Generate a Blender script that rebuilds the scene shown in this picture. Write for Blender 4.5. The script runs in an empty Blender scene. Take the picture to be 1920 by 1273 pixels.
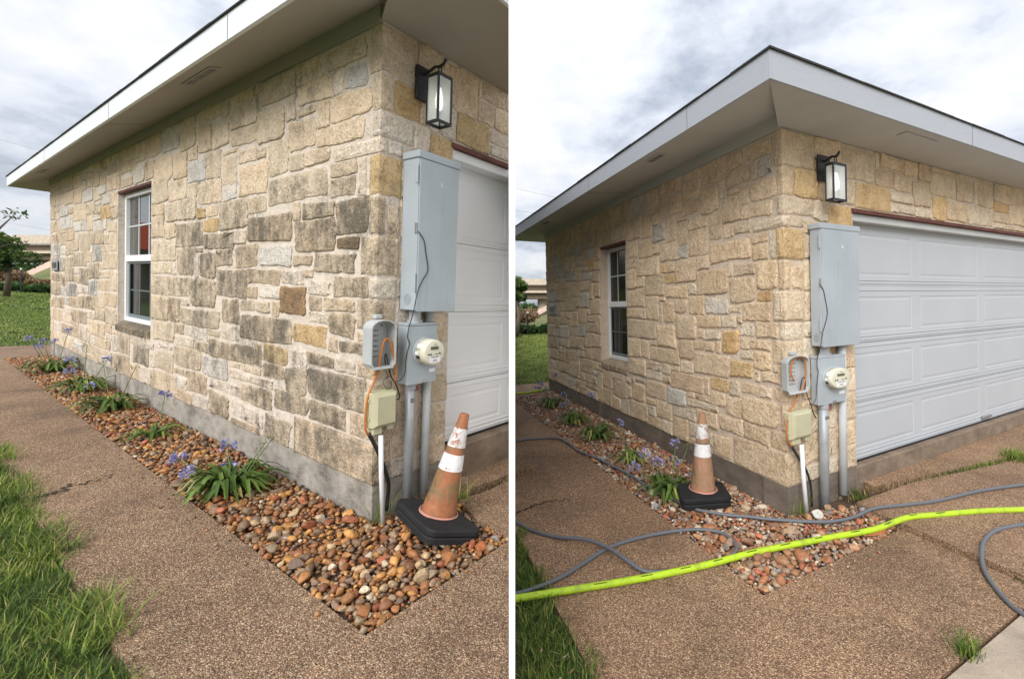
import bpy, bmesh, math, random
import numpy as np
from mathutils import Vector, Matrix

# ------------------------------------------------------------------ camera, sky, sun, exposure
scene = bpy.context.scene
CAM_H = 1.45
FOC, PPX, PPY = 829.78, 1059.88, 576.68          # focal length and principal point of a 1920-wide picture
cd = bpy.data.cameras.new('camera')
cd.sensor_width = 36.0
cd.lens = FOC / 1920 * 36.0
cd.shift_x = (960 - PPX) / 1920
cd.shift_y = (PPY - 636.5) / 1920
cd.clip_start = 0.05
cd.clip_end = 2000
cam = bpy.data.objects.new('camera', cd)
scene.collection.objects.link(cam)
cam.location = (0, 0, CAM_H)
cam.rotation_euler = (math.radians(90), 0, 0)
scene.camera = cam

SKX, SKY = 3.1, 0.7
SUN_EL, SUN_AZ = 37.0, -160.0                      # degrees; azimuth from +Y towards +X
world = bpy.data.worlds.new('World')
scene.world = world
world.use_nodes = True
wn, wl = world.node_tree.nodes, world.node_tree.links
wn.clear()
def wnode(t, **kw):
    n = wn.new(t)
    for k, v in kw.items(): setattr(n, k, v)
    return n
w_out = wnode('ShaderNodeOutputWorld'); w_bg = wnode('ShaderNodeBackground')
w_bg.inputs['Strength'].default_value = 0.10
sky = wnode('ShaderNodeTexSky', sky_type='NISHITA', sun_disc=False)
sky.sun_elevation = math.radians(SUN_EL)
sky.sun_rotation = math.radians(SUN_AZ)
sky.air_density = 1.0; sky.dust_density = 2.0
tc = wnode('ShaderNodeTexCoord')
sep = wnode('ShaderNodeSeparateXYZ'); wl.new(tc.outputs['Generated'], sep.inputs[0])
def wmath(op, a, b=None, clamp=False):
    n = wnode('ShaderNodeMath', operation=op); n.use_clamp = clamp
    for i, q in enumerate((a, b)):
        if q is None: continue
        if isinstance(q, (int, float)): n.inputs[i].default_value = q
        else: wl.new(q, n.inputs[i])
    return n.outputs[0]
zup = wmath('MAXIMUM', sep.outputs['Z'], 0.0)
den = wmath('ADD', zup, 0.26)
cx = wmath('DIVIDE', sep.outputs['X'], den); cy = wmath('DIVIDE', sep.outputs['Y'], den)
comb = wnode('ShaderNodeCombineXYZ'); wl.new(cx, comb.inputs[0]); wl.new(cy, comb.inputs[1])
def wnoise(scale, detail, rough, off, dist=0.0):
    mp = wnode('ShaderNodeMapping'); wl.new(comb.outputs[0], mp.inputs['Vector']); mp.inputs['Location'].default_value = off
    n = wnode('ShaderNodeTexNoise'); wl.new(mp.outputs[0], n.inputs['Vector'])
    n.inputs['Scale'].default_value = scale; n.inputs['Detail'].default_value = detail; n.inputs['Roughness'].default_value = rough
    n.inputs['Distortion'].default_value = dist
    return n.outputs['Fac']
big = wnoise(0.8, 3.0, 0.5, (SKX, SKY, 0.0))
mid = wnoise(3.0, 8.0, 0.62, (1.3, 4.2, 0.0), 0.1)
mixn = wmath('ADD', wmath('MULTIPLY', big, 0.58), wmath('MULTIPLY', mid, 0.56))
ramp = wnode('ShaderNodeValToRGB'); wl.new(mixn, ramp.inputs[0])
ramp.color_ramp.elements[0].position = 0.42; ramp.color_ramp.elements[0].color = (0.42, 0.465, 0.545, 1)
ramp.color_ramp.elements[1].position = 0.66; ramp.color_ramp.elements[1].color = (0.97, 0.96, 0.95, 1)
e = ramp.color_ramp.elements.new(0.54); e.color = (0.76, 0.79, 0.86, 1)
# an overcast dome is brighter overhead than at the horizon
lum = wmath('ADD', wmath('MULTIPLY', zup, 3.2), 3.7)
cl = wnode('ShaderNodeVectorMath', operation='SCALE'); wl.new(ramp.outputs[0], cl.inputs[0]); wl.new(lum, cl.inputs['Scale'])
mx = wnode('ShaderNodeMix', data_type='RGBA'); mx.inputs[0].default_value = 0.92
wl.new(sky.outputs[0], mx.inputs[6]); wl.new(cl.outputs[0], mx.inputs[7])
wl.new(mx.outputs[2], w_bg.inputs['Color']); wl.new(w_bg.outputs[0], w_out.inputs['Surface'])

sd = bpy.data.lights.new('sun', 'SUN'); sd.energy = 1.5; sd.angle = math.radians(40); sd.color = (1.0, 0.975, 0.94)
sun = bpy.data.objects.new('sun', sd); scene.collection.objects.link(sun)
_el, _az = math.radians(SUN_EL), math.radians(SUN_AZ)
_to = Vector((math.sin(_az) * math.cos(_el), math.cos(_az) * math.cos(_el), math.sin(_el)))
sun.rotation_euler = _to.to_track_quat('Z', 'Y').to_euler(); sun.location = _to * 30

vs = scene.view_settings
vs.view_transform = 'Standard'; vs.look = 'None'; vs.exposure = 1.27; vs.gamma = 1.0; vs.use_curve_mapping = False
scene.cycles.use_denoising = True
scene.cycles.max_bounces = 6

rnd = random.Random(11)
COL = scene.collection

# ------------------------------------------------------------------ the two lots
# Each lot has its own frame: origin at the foot of the house corner, x along the garage front, y along the side wall, z up.
LOT = [
 dict(R=np.array([[0.5452555, -0.8374051, 0.0380682], [0.8382454, 0.5443299, -0.0323968], [0.0064076, 0.0495751, 0.9987498]]),
      t=np.array([-1.0877796, 2.4813843, -1.1942096]), a=-0.0196687,
      XS=0.5995, YP=1.651, YN=1.473, zf=0.21, dz=0.255, ov=0.367, oy=0.702, fh=0.149, fz=2.708),
 dict(R=np.array([[0.9348239, -0.3545613, -0.0197651], [0.3545628, 0.9350255, -0.0035467], [0.0197384, -0.0036925, 0.9997984]]),
      t=np.array([1.5816056, 3.1435019, -1.4712336]), a=0.1234255,
      XS=1.0, YP=1.0, YN=1.0, zf=0.194, dz=0.182, ov=0.574, oy=0.386, fh=0.162, fz=2.768)]
for l in LOT:
    c, s = math.cos(l['a']), math.sin(l['a'])
    l['t'] = l['t'] + np.array([0, 0, CAM_H])
    l['B'] = l['R'] @ np.array([[c, 0, 0], [s, 1, 0], [0, 0, 1.0]])
    l['FR'] = l['R'] @ np.array([[c, -s, 0], [s, c, 0], [0, 0, 1.0]])
def LP(k, x, y, z): return LOT[k]['B'] @ np.array([x, y, z]) + LOT[k]['t']           # lot metres
def DP(k, x, y, z):                                                                    # plan units shared by both houses
    l = LOT[k]
    return LP(k, x * l['XS'], y * (l['YP'] if y > 0 else l['YN']), z)
def FP(k, x, y, z): return LOT[k]['FR'] @ np.array([x, y, z]) + LOT[k]['t']           # garage-front frame, metres
def DF(k, x, y, z):                                                                    # garage-front frame, units of the left house
    sx, sy = ((1.0, 1.0), (1.65, 0.58))[k]
    if k == 0: return FP(0, x, y, z)
    return FP(1, x * sx + 0.04 + 0.03 * max(0.0, min(1.0, (0.12 - x) / 0.07)), y * sy - 0.014, z)
def up(k): return LOT[k]['R'][:, 2]
# the white panel between the lots stands on the camera's side of this plane
def plane_n(px):
    n = np.array([1.0, -(px - PPX) / FOC, 0.0]); return n / np.linalg.norm(n)
CUT = [(plane_n(953.8), 1), (plane_n(966.0), -1)]

# ------------------------------------------------------------------ mesh helpers
def mesh_from(name, V, Fs, mat, smooth=False, clip=None, uv=None):
    me = bpy.data.meshes.new(name)
    V = [tuple(map(float, v)) for v in V]
    me.from_pydata(V, [], Fs)
    if clip is not None:
        n, sgn = CUT[clip]
        bm = bmesh.new(); bm.from_mesh(me)
        bmesh.ops.bisect_plane(bm, geom=bm.verts[:] + bm.edges[:] + bm.faces[:], plane_co=(0, 0, CAM_H), plane_no=tuple(n * sgn), clear_outer=True)
        bm.to_mesh(me); bm.free()
    if mat is not None: me.materials.append(mat)
    if smooth:
        me.polygons.foreach_set('use_smooth', [True] * len(me.polygons))
    me.update()
    return me
def obj(name, V, Fs, mat, parent=None, base=None, smooth=False, clip=None, color=None, attrs=None):
    """one mesh object; V in world metres; its origin is put at base (or at the centre of its foot)"""
    V = np.asarray(V, float)
    if base is None:
        base = np.array([V[:, 0].mean(), V[:, 1].mean(), V[:, 2].min()]) if len(V) else np.zeros(3)
    base = np.asarray(base, float)
    me = mesh_from(name, V, Fs, mat, smooth, clip)
    if len(me.vertices) == 0: return None
    me.transform(Matrix.Translation(-Vector(base)))
    if attrs:
        for an, vals in attrs.items():
            if len(vals) == len(me.vertices):
                at = me.attributes.new(an, 'FLOAT', 'POINT'); at.data.foreach_set('value', vals)
    o = bpy.data.objects.new(name, me); COL.objects.link(o)
    put(o, base, parent)
    if color is not None: o.color = color
    return o
def wpos(o):
    p = Vector(o.location); q = o.parent
    while q is not None: p = p + Vector(q.location); q = q.parent
    return p
def put(o, base, parent):
    if parent is not None:
        o.parent = parent; o.location = Vector(base) - wpos(parent)
    else: o.location = Vector(base)
def empty(name, base):
    o = bpy.data.objects.new(name, None); COL.objects.link(o); o.location = Vector(base); o.empty_display_size = 0.2
    return o
def tag(o, label=None, cat=None, group=None, kind=None):
    if o is None: return o
    if label: o['label'] = label
    if cat: o['category'] = cat
    if group: o['group'] = group
    if kind: o['kind'] = kind
    return o
BOXF = [(0, 1, 2, 3), (7, 6, 5, 4), (0, 4, 5, 1), (1, 5, 6, 2), (2, 6, 7, 3), (3, 7, 4, 0)]
class MB:
    """collects shapes given in a local frame; f maps local -> world"""
    def __init__(s, f): s.f = f; s.V = []; s.F = []; s.A = []
    def add(s, V, Fs):
        o = len(s.V); s.V += [s.f(*v) for v in V]; s.F += [tuple(i + o for i in q) for q in Fs]
    def box(s, x0, y0, z0, x1, y1, z1, bev=0.0):
        if bev <= 0:
            s.add([(x0, y0, z0), (x0, y1, z0), (x1, y1, z0), (x1, y0, z0), (x0, y0, z1), (x0, y1, z1), (x1, y1, z1), (x1, y0, z1)], BOXF); return
        b = bev; V = []; 
        for (zz, i) in ((z0, b), (z0 + b, 0), (z1 - b, 0), (z1, b)):
            for (a, c, d, e) in ((x0, y0, 1, 1), (x0, y1, 1, -1), (x1, y1, -1, -1), (x1, y0, -1, 1)):
                V.append((a + d * (i + b), c + e * i, zz)); V.append((a + d * i, c + e * (i + b), zz))
        # ring order per level: walk round the octagon
        order = [1, 2, 3, 5, 4, 6, 7, 0]
        order = [1, 3, 2, 4, 5, 7, 6, 0]
        Fs = []
        for l in range(3):
            for j in range(8):
                a = l * 8 + order[j]; c = l * 8 + order[(j + 1) % 8]
                Fs.append((a, c, c + 8, a + 8))
        Fs.append(tuple(order[::-1])); Fs.append(tuple(24 + q for q in order))
        s.add(V, Fs)
    def prism(s, pts, z0, z1):
        n = len(pts)
        s.add([(x, y, z0) for x, y in pts] + [(x, y, z1) for x, y in pts],
              [tuple(range(n))[::-1], tuple(range(n, 2 * n))] + [(i, (i + 1) % n, n + (i + 1) % n, n + i) for i in range(n)])
    def lathe(s, prof, n=24, c=(0, 0), cap=True, axis='z'):
        """prof: list of (r, h) along the axis; c: the axis' foot"""
        V = []; Fs = []
        for r, h in prof:
            for j in range(n):
                a = 2 * math.pi * j / n
                if axis == 'z': V.append((c[0] + r * math.cos(a), c[1] + r * math.sin(a), h))
                else: V.append((c[0] + r * math.cos(a), -h, c[1] + r * math.sin(a)))
        for i in range(len(prof) - 1):
            for j in range(n):
                q = (i * n + j, i * n + (j + 1) % n, (i + 1) * n + (j + 1) % n, (i + 1) * n + j)
                Fs.append(q)
        if cap: Fs += [tuple(range(n))[::-1], tuple((len(prof) - 1) * n + j for j in range(n))]
        s.add(V, Fs)
    def tube(s, pts, r, n=8):
        P = [np.array(p, float) for p in pts]; V = []; Fs = []
        ref = None
        for i, p in enumerate(P):
            d = P[min(i + 1, len(P) - 1)] - P[max(i - 1, 0)]; d = d / (np.linalg.norm(d) + 1e-12)
            if ref is None:
                ref = np.array([0, 0, 1.0]) if abs(d[2]) < 0.9 else np.array([1.0, 0, 0])
            ref = ref - d * ref.dot(d); ref = ref / (np.linalg.norm(ref) + 1e-12); b = np.cross(d, ref)
            rr = r[i] if hasattr(r, '__len__') else r
            for j in range(n):
                a = 2 * math.pi * j / n; V.append(tuple(p + rr * (math.cos(a) * ref + math.sin(a) * b)))
        for i in range(len(P) - 1):
            for j in range(n): Fs.append((i * n + j, i * n + (j + 1) % n, (i + 1) * n + (j + 1) % n, (i + 1) * n + j))
        Fs += [tuple(range(n))[::-1], tuple((len(P) - 1) * n + j for j in range(n))]
        s.add(V, Fs)
    def build(s, name, mat, parent=None, **kw): return obj(name, s.V, s.F, mat, parent, **kw)
def smooth_path(pts, n=6):
    P = [np.array(p, float) for p in pts]; P = [2 * P[0] - P[1]] + P + [2 * P[-1] - P[-2]]; out = []
    for i in range(1, len(P) - 2):
        for j in range(n):
            t = j / n; a, b, c, d = P[i - 1], P[i], P[i + 1], P[i + 2]
            out.append(0.5 * ((2 * b) + (c - a) * t + (2 * a - 5 * b + 4 * c - d) * t * t + (3 * b - a - 3 * c + d) * t ** 3))
    out.append(P[-2]); return out
ident = lambda x, y, z: np.array([x, y, z], float)

# ------------------------------------------------------------------ materials
MATS = {}
class NT:
    def __init__(s, name):
        s.m = bpy.data.materials.new(name); s.m.use_nodes = True; s.n = s.m.node_tree.nodes; s.l = s.m.node_tree.links
        s.b = s.n['Principled BSDF']; s.g = None; MATS[name] = s.m
    def pos(s):
        if s.g is None: s.g = s.n.new('ShaderNodeNewGeometry')
        return s.g.outputs['Position']
    def oinfo(s):
        return s.n.new('ShaderNodeObjectInfo')
    def vmap(s, scale=(1, 1, 1), src=None):
        m = s.n.new('ShaderNodeMapping'); m.inputs['Scale'].default_value = scale; s.l.new(src or s.pos(), m.inputs['Vector']); return m.outputs[0]
    def noise(s, scale, detail=4, rough=0.55, vec=None, dist=0.0):
        n = s.n.new('ShaderNodeTexNoise'); s.l.new(vec or s.pos(), n.inputs['Vector'])
        n.inputs['Scale'].default_value = scale; n.inputs['Detail'].default_value = detail; n.inputs['Roughness'].default_value = rough; n.inputs['Distortion'].default_value = dist
        return n.outputs['Fac']
    def voro(s, scale, vec=None, feature='F1', out='Distance'):
        n = s.n.new('ShaderNodeTexVoronoi'); n.feature = feature; s.l.new(vec or s.pos(), n.inputs['Vector']); n.inputs['Scale'].default_value = scale
        return n.outputs[out]
    def math(s, op, a, b=0.0, clamp=False):
        n = s.n.new('ShaderNodeMath'); n.operation = op; n.use_clamp = clamp
        for i, q in enumerate((a, b)):
            if isinstance(q, (int, float)): n.inputs[i].default_value = q
            else: s.l.new(q, n.inputs[i])
        return n.outputs[0]
    def ramp(s, fac, stops):
        n = s.n.new('ShaderNodeValToRGB'); s.l.new(fac, n.inputs[0]); r = n.color_ramp
        while len(r.elements) > 1: r.elements.remove(r.elements[-1])
        for i, (p, c) in enumerate(stops):
            el = r.elements[0] if i == 0 else r.elements.new(p)
            el.position = p; el.color = (c[0], c[1], c[2], 1) if hasattr(c, '__len__') else (c, c, c, 1)
        return n.outputs[0]
    def mix(s, fac, a, b, mode='MIX'):
        n = s.n.new('ShaderNodeMix'); n.data_type = 'RGBA'; n.blend_type = mode
        for i, q in ((0, fac), (6, a), (7, b)):
            if isinstance(q, (int, float)): n.inputs[i].default_value = q
            elif hasattr(q, '__len__'): n.inputs[i].default_value = (q[0], q[1], q[2], 1)
            else: s.l.new(q, n.inputs[i])
        return n.outputs[2]
    def bump(s, h, strength=0.5, dist=0.01, prev=None):
        n = s.n.new('ShaderNodeBump'); s.l.new(h, n.inputs['Height']); n.inputs['Strength'].default_value = strength; n.inputs['Distance'].default_value = dist
        if prev is not None: s.l.new(prev, n.inputs['Normal'])
        return n.outputs[0]
    def out(s, col=None, rough=0.8, nrm=None, metal=0.0, spec=None):
        if col is not None:
            if hasattr(col, '__len__'): s.b.inputs['Base Color'].default_value = (col[0], col[1], col[2], 1)
            else: s.l.new(col, s.b.inputs['Base Color'])
        if isinstance(rough, (int, float)): s.b.inputs['Roughness'].default_value = rough
        else: s.l.new(rough, s.b.inputs['Roughness'])
        s.b.inputs['Metallic'].default_value = metal
        if spec is not None: s.b.inputs['Specular IOR Level'].default_value = spec
        if nrm is not None: s.l.new(nrm, s.b.inputs['Normal'])
        return s.m

def stone_mat(name, stained):
    t = NT(name); oi = t.oinfo(); base = oi.outputs['Color']
    n1 = t.noise(9, 5, 0.6); n2 = t.noise(55, 4, 0.7); n3 = t.noise(190, 3, 0.7)
    base = t.mix(0.75, base, t.ramp(n1, [(0.3, (0.72, 0.66, 0.58)), (0.55, (1, 1, 1)), (0.75, (1.12, 1.08, 1.0))]), 'MULTIPLY')
    base = t.mix(0.75, base, t.ramp(n2, [(0.34, 0.60), (0.5, 1.0), (0.66, 1.15)]), 'MULTIPLY')
    base = t.mix(0.5, base, t.ramp(n3, [(0.36, 0.62), (0.5, 1.0), (0.64, 1.12)]), 'MULTIPLY')
    # rusty iron streaks in some stones
    rust = t.ramp(t.noise(16, 5, 0.7, dist=1.5), [(0.60, 0.0), (0.72, 1.0)])
    base = t.mix(t.math('MULTIPLY', rust, 0.28), base, (0.42, 0.25, 0.10))
    pit = t.ramp(t.voro(95), [(0.10, 0.55), (0.30, 1.0)])
    base = t.mix(t.math('MULTIPLY', t.ramp(t.noise(6, 3), [(0.4, 0.0), (0.6, 1.0)]), 0.8), base, pit, 'MULTIPLY')
    # black algae weathering
    at = t.n.new('ShaderNodeAttribute'); at.attribute_name = 'rim'
    streak = t.noise(1.0, 5, 0.65, t.vmap((16, 16, 3.5)))
    fine = t.noise(70, 4, 0.75)
    blot = t.noise(11, 6, 0.7)
    w = t.math('ADD', t.math('ADD', t.math('MULTIPLY', streak, 0.38), t.math('MULTIPLY', blot, 0.52)), t.math('MULTIPLY', fine, 0.36))
    w = t.math('ADD', w, t.math('MULTIPLY', oi.outputs['Alpha'], 0.215))
    w = t.math('ADD', w, t.math('MULTIPLY', t.math('SUBTRACT', t.noise(2.2, 5, 0.65), 0.5), 0.55))
    w = t.math('ADD', w, t.math('MULTIPLY', at.outputs['Fac'], 0.05))
    f = t.math('MULTIPLY', t.math('SUBTRACT', w, 0.735 if stained else 0.86), 4.8, True)
    f = t.math('MULTIPLY', f, 0.80 if stained else 0.40)
    base = t.mix(f, base, t.ramp(t.noise(120, 3, 0.7), [(0.40, (0.034, 0.033, 0.029)), (0.64, (0.165, 0.152, 0.12))]))
    h = t.math('ADD', t.math('MULTIPLY', n2, 0.7), t.math('MULTIPLY', t.noise(22, 5, 0.65), 1.3))
    pits = t.ramp(t.voro(60), [(0.0, 0.0), (0.28, 1.0)])
    h = t.math('ADD', h, t.math('MULTIPLY', pits, 0.25))
    h = t.math('ADD', h, t.math('MULTIPLY', n3, 0.25))
    return t.out(base, 0.92, t.bump(h, 1.0, 0.019), spec=0.2)
stone_mat('stone_weathered', True); stone_mat('stone_clean', False)

def mortar_mat(name, c0, c1, stain):
    t = NT(name); n1 = t.noise(7, 5, 0.6); n2 = t.noise(90, 4, 0.7)
    b = t.ramp(n1, [(0.35, c0), (0.65, c1)])
    b = t.mix(0.5, b, t.ramp(n2, [(0.35, 0.75), (0.6, 1.05)]), 'MULTIPLY')
    g = t.math('ADD', t.math('MULTIPLY', t.noise(2.2, 5, 0.65), 0.6), t.math('MULTIPLY', t.noise(26, 4, 0.7), 0.4))
    b = t.mix(t.math('MULTIPLY', t.ramp(g, [(0.52, 0.0), (0.64, 1.0)]), stain), b, (0.17, 0.155, 0.125))
    h = t.math('ADD', t.math('MULTIPLY', t.noise(30, 4), 1.2), n2)
    return t.out(b, 0.95, t.bump(h, 0.9, 0.010), spec=0.2)
mortar_mat('mortar_weathered', (0.62, 0.54, 0.45), (0.75, 0.66, 0.57), 0.75)
mortar_mat('mortar_clean', (0.60, 0.49, 0.38), (0.70, 0.59, 0.47), 0.1)

def concrete_mat(name, c0, c1, c2, wet=0.85, streaks=True):
    t = NT(name)
    n = t.noise(1.0, 7, 0.72, t.vmap((5, 5, 9 if streaks else 5))); n2 = t.noise(3.2, 5, 0.6, dist=0.6); n3 = t.noise(120, 3, 0.7)
    b = t.ramp(n, [(0.3, c0), (0.5, c1), (0.72, c2)])
    b = t.mix(0.6, b, t.ramp(n2, [(0.35, 0.68), (0.6, 1.08)]), 'MULTIPLY')
    b = t.mix(0.5, b, t.ramp(n3, [(0.3, 0.78), (0.65, 1.08)]), 'MULTIPLY')
    return t.out(b, wet, t.bump(t.math('ADD', t.noise(18, 4), t.math('MULTIPLY', n3, 0.7)), 0.8, 0.008), spec=0.3)
concrete_mat('foundation_weathered', (0.15, 0.135, 0.115), (0.33, 0.30, 0.26), (0.45, 0.415, 0.37))
concrete_mat('foundation_wet', (0.13, 0.105, 0.085), (0.185, 0.15, 0.12), (0.25, 0.21, 0.17), 0.7)
concrete_mat('threshold_concrete', (0.16, 0.115, 0.08), (0.22, 0.165, 0.12), (0.30, 0.235, 0.175))
concrete_mat('smooth_concrete', (0.36, 0.29, 0.225), (0.41, 0.335, 0.26), (0.46, 0.38, 0.30), 0.85, False)
concrete_mat('bridge_concrete', (0.50, 0.42, 0.33), (0.60, 0.50, 0.40), (0.68, 0.58, 0.47))
concrete_mat('girder_concrete', (0.20, 0.15, 0.11), (0.26, 0.20, 0.15), (0.32, 0.25, 0.19))

def aggregate_mat(name, tint, gain):
    t = NT(name)
    c = t.n.new('ShaderNodeTexVoronoi'); t.l.new(t.pos(), c.inputs['Vector']); c.inputs['Scale'].default_value = 215; c.inputs['Randomness'].default_value = 1.0
    sepc = t.n.new('ShaderNodeSeparateColor'); t.l.new(c.outputs['Color'], sepc.inputs[0])
    g = [tuple(q * gain * w for q, w in zip(cc, tint)) for cc in ((0.055, 0.042, 0.036), (0.15, 0.10, 0.07), (0.27, 0.165, 0.115), (0.18, 0.145, 0.11), (0.36, 0.255, 0.18), (0.56, 0.45, 0.36))]
    b = t.ramp(sepc.outputs[0], [(0.0, g[0]), (0.18, g[1]), (0.42, g[2]), (0.6, g[3]), (0.8, g[4]), (0.97, g[5])])
    edge = t.ramp(c.outputs['Distance'], [(0.25, 1.0), (0.62, 0.58)])
    b = t.mix(0.8, b, edge, 'MULTIPLY')
    big = t.noise(1.3, 5, 0.6); med = t.noise(9, 4, 0.6)
    b = t.mix(0.7, b, t.ramp(big, [(0.32, 0.52), (0.46, 0.88), (0.56, 1.02), (0.70, 1.26)]), 'MULTIPLY')
    b = t.mix(0.5, b, t.ramp(med, [(0.35, 0.8), (0.6, 1.1)]), 'MULTIPLY')
    spot = t.ramp(t.noise(4.2, 5, 0.75, dist=0.7), [(0.60, 0.0), (0.72, 1.0)])
    b = t.mix(t.math('MULTIPLY', spot, 0.45), b, (0.075, 0.055, 0.042))
    h = t.math('SUBTRACT', 1.0, c.outputs['Distance'])
    return t.out(b, 0.75, t.bump(h, 0.9, 0.006), spec=0.35)
aggregate_mat('aggregate_grey', (1.10, 1.0, 0.84), 1.28)
aggregate_mat('aggregate_warm', (1.15, 1.0, 0.80), 1.34)

def simple(name, col, rough=0.6, metal=0.0, nscale=None, namt=0.15, bump=0.0, spec=None):
    t = NT(name)
    if nscale is None: return t.out(col, rough, None, metal, spec)
    n = t.noise(nscale, 5, 0.6)
    b = t.mix(1.0, col, t.ramp(n, [(0.3, 1 - namt), (0.7, 1 + namt)]), 'MULTIPLY')
    nb = t.bump(t.noise(nscale * 6, 3), bump, 0.004) if bump else None
    return t.out(b, rough, nb, metal, spec)
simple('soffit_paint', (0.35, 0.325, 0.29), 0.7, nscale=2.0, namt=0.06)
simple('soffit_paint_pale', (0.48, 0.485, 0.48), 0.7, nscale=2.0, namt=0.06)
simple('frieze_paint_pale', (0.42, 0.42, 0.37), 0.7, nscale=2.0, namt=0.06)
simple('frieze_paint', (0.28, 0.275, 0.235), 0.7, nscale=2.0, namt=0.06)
t = NT('fascia_paint'); wd = t.noise(1.0, 5, 0.7, t.vmap((9, 9, 170)))
t.out(t.mix(0.5, (0.70, 0.73, 0.76), t.ramp(wd, [(0.35, 0.86), (0.6, 1.0)]), 'MULTIPLY'), 0.55, t.bump(wd, 0.5, 0.004))
t = NT('shingle'); sh = t.noise(40, 4, 0.8)
t.out(t.ramp(sh, [(0.3, (0.015, 0.015, 0.017)), (0.7, (0.07, 0.068, 0.066))]), 0.95, t.bump(sh, 0.8, 0.01))
t = NT('door_paint'); dn = t.noise(1.6, 4, 0.6); dg = t.noise(1.0, 4, 0.7, t.vmap((3, 3, 120)))
t.out(t.mix(0.6, (0.86, 0.86, 0.86), t.ramp(dn, [(0.3, 0.90), (0.7, 1.0)]), 'MULTIPLY'), 0.5, t.bump(dg, 0.25, 0.002))
simple('trim_white', (0.78, 0.78, 0.76), 0.5, nscale=3, namt=0.08)
t = NT('door_paint_dimmed'); dn = t.noise(1.6, 4, 0.6); dg = t.noise(1.0, 4, 0.7, t.vmap((3, 3, 120)))  # same white door paint, darkened for the dimmer light on the right house
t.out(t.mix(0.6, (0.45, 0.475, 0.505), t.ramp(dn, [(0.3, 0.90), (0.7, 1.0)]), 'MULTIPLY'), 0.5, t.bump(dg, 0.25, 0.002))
t = NT('fascia_paint_dimmed'); wd = t.noise(1.0, 5, 0.7, t.vmap((9, 9, 170)))  # same fascia paint with the right house's dimmer light put into its colour
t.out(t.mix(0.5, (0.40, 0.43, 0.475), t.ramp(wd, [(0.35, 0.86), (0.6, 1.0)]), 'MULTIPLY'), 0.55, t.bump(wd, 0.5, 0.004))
simple('trim_dimmed', (0.47, 0.48, 0.48), 0.5, nscale=3, namt=0.08)  # white trim darkened to match the dimmed door and fascia
simple('lintel_steel', (0.11, 0.032, 0.022), 0.7, nscale=14, namt=0.5)
t = NT('grey_enamel'); e1 = t.noise(2.2, 4, 0.6); e2 = t.noise(30, 4, 0.7)
b = t.mix(0.8, (0.365, 0.41, 0.445), t.ramp(e1, [(0.3, 0.84), (0.7, 1.08)]), 'MULTIPLY')
b = t.mix(t.ramp(t.noise(1.0, 5, 0.7, t.vmap((26, 26, 1.6))), [(0.54, 0.0), (0.72, 0.45)]), b, (0.30, 0.32, 0.33))
t.out(t.mix(t.ramp(e2, [(0.70, 0.0), (0.80, 0.5)]), b, (0.22, 0.21, 0.19)), 0.42, spec=0.5)
simple('grey_plastic', (0.42, 0.44, 0.44), 0.5, nscale=6, namt=0.1)
simple('conduit_metal', (0.34, 0.36, 0.38), 0.5, 0.25, nscale=8, namt=0.18)
simple('pvc_grey', (0.52, 0.55, 0.56), 0.5, nscale=5, namt=0.1)
simple('pvc_white', (0.74, 0.75, 0.78), 0.45, nscale=5, namt=0.06)
simple('beige_plastic', (0.47, 0.45, 0.30), 0.5, nscale=5, namt=0.08)
simple('meter_cream', (0.62, 0.60, 0.48), 0.35, nscale=12, namt=0.05)
simple('meter_face', (0.66, 0.65, 0.56), 0.4)
simple('print_dark', (0.02, 0.02, 0.02), 0.5)
simple('print_grey', (0.16, 0.16, 0.17), 0.6)
simple('lcd', (0.09, 0.10, 0.07), 0.2)
simple('sticker', (0.75, 0.76, 0.76), 0.4)
simple('sticker_red', (0.35, 0.10, 0.12), 0.5)
simple('black_metal', (0.012, 0.012, 0.014), 0.45, 0.0, nscale=20, namt=0.2)
simple('steel', (0.42, 0.42, 0.42), 0.35, 0.8)
simple('black_cable', (0.012, 0.012, 0.013), 0.5)
simple('orange_cable', (0.46, 0.15, 0.03), 0.45, nscale=10, namt=0.12)
simple('grey_cable', (0.20, 0.17, 0.14), 0.6)
simple('vinyl_white', (0.92, 0.92, 0.92), 0.5)
simple('window_vinyl', (0.80, 0.81, 0.82), 0.4)
simple('screen_frame', (0.16, 0.19, 0.20), 0.5)
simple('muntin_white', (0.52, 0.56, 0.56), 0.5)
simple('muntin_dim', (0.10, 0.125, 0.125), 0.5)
simple('screen_dark', (0.010, 0.012, 0.013), 0.75, spec=0.2)
t = NT('window_glass'); t.out((0.012, 0.016, 0.018), 0.03, spec=1.0); t.b.inputs['IOR'].default_value = 1.9
t = NT('window_glass_dark'); t.out((0.006, 0.008, 0.008), 0.10, spec=0.45)
t = NT('lantern_glass'); t.out((0.75, 0.78, 0.76), 0.15)      # seeded glass: part clear, part milky
tr = t.n.new('ShaderNodeBsdfTransparent'); ms = t.n.new('ShaderNodeMixShader'); ms.inputs[0].default_value = 0.45
t.l.new(tr.outputs[0], ms.inputs[1]); t.l.new(t.b.outputs[0], ms.inputs[2]); t.l.new(ms.outputs[0], t.n['Material Output'].inputs['Surface'])
t = NT('bulb'); t.b.inputs['Emission Color'].default_value = (1.0, 0.97, 0.9, 1); t.b.inputs['Emission Strength'].default_value = 0.9; t.out((0.9, 0.9, 0.88), 0.3)
t = NT('cone_orange'); c1 = t.noise(5.5, 6, 0.7, dist=0.8); c2 = t.noise(38, 4, 0.7)
b = t.ramp(c1, [(0.34, (0.085, 0.075, 0.035)), (0.44, (0.20, 0.13, 0.06)), (0.52, (0.32, 0.12, 0.05)), (0.64, (0.37, 0.15, 0.07)), (0.75, (0.42, 0.22, 0.13))])
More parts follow.
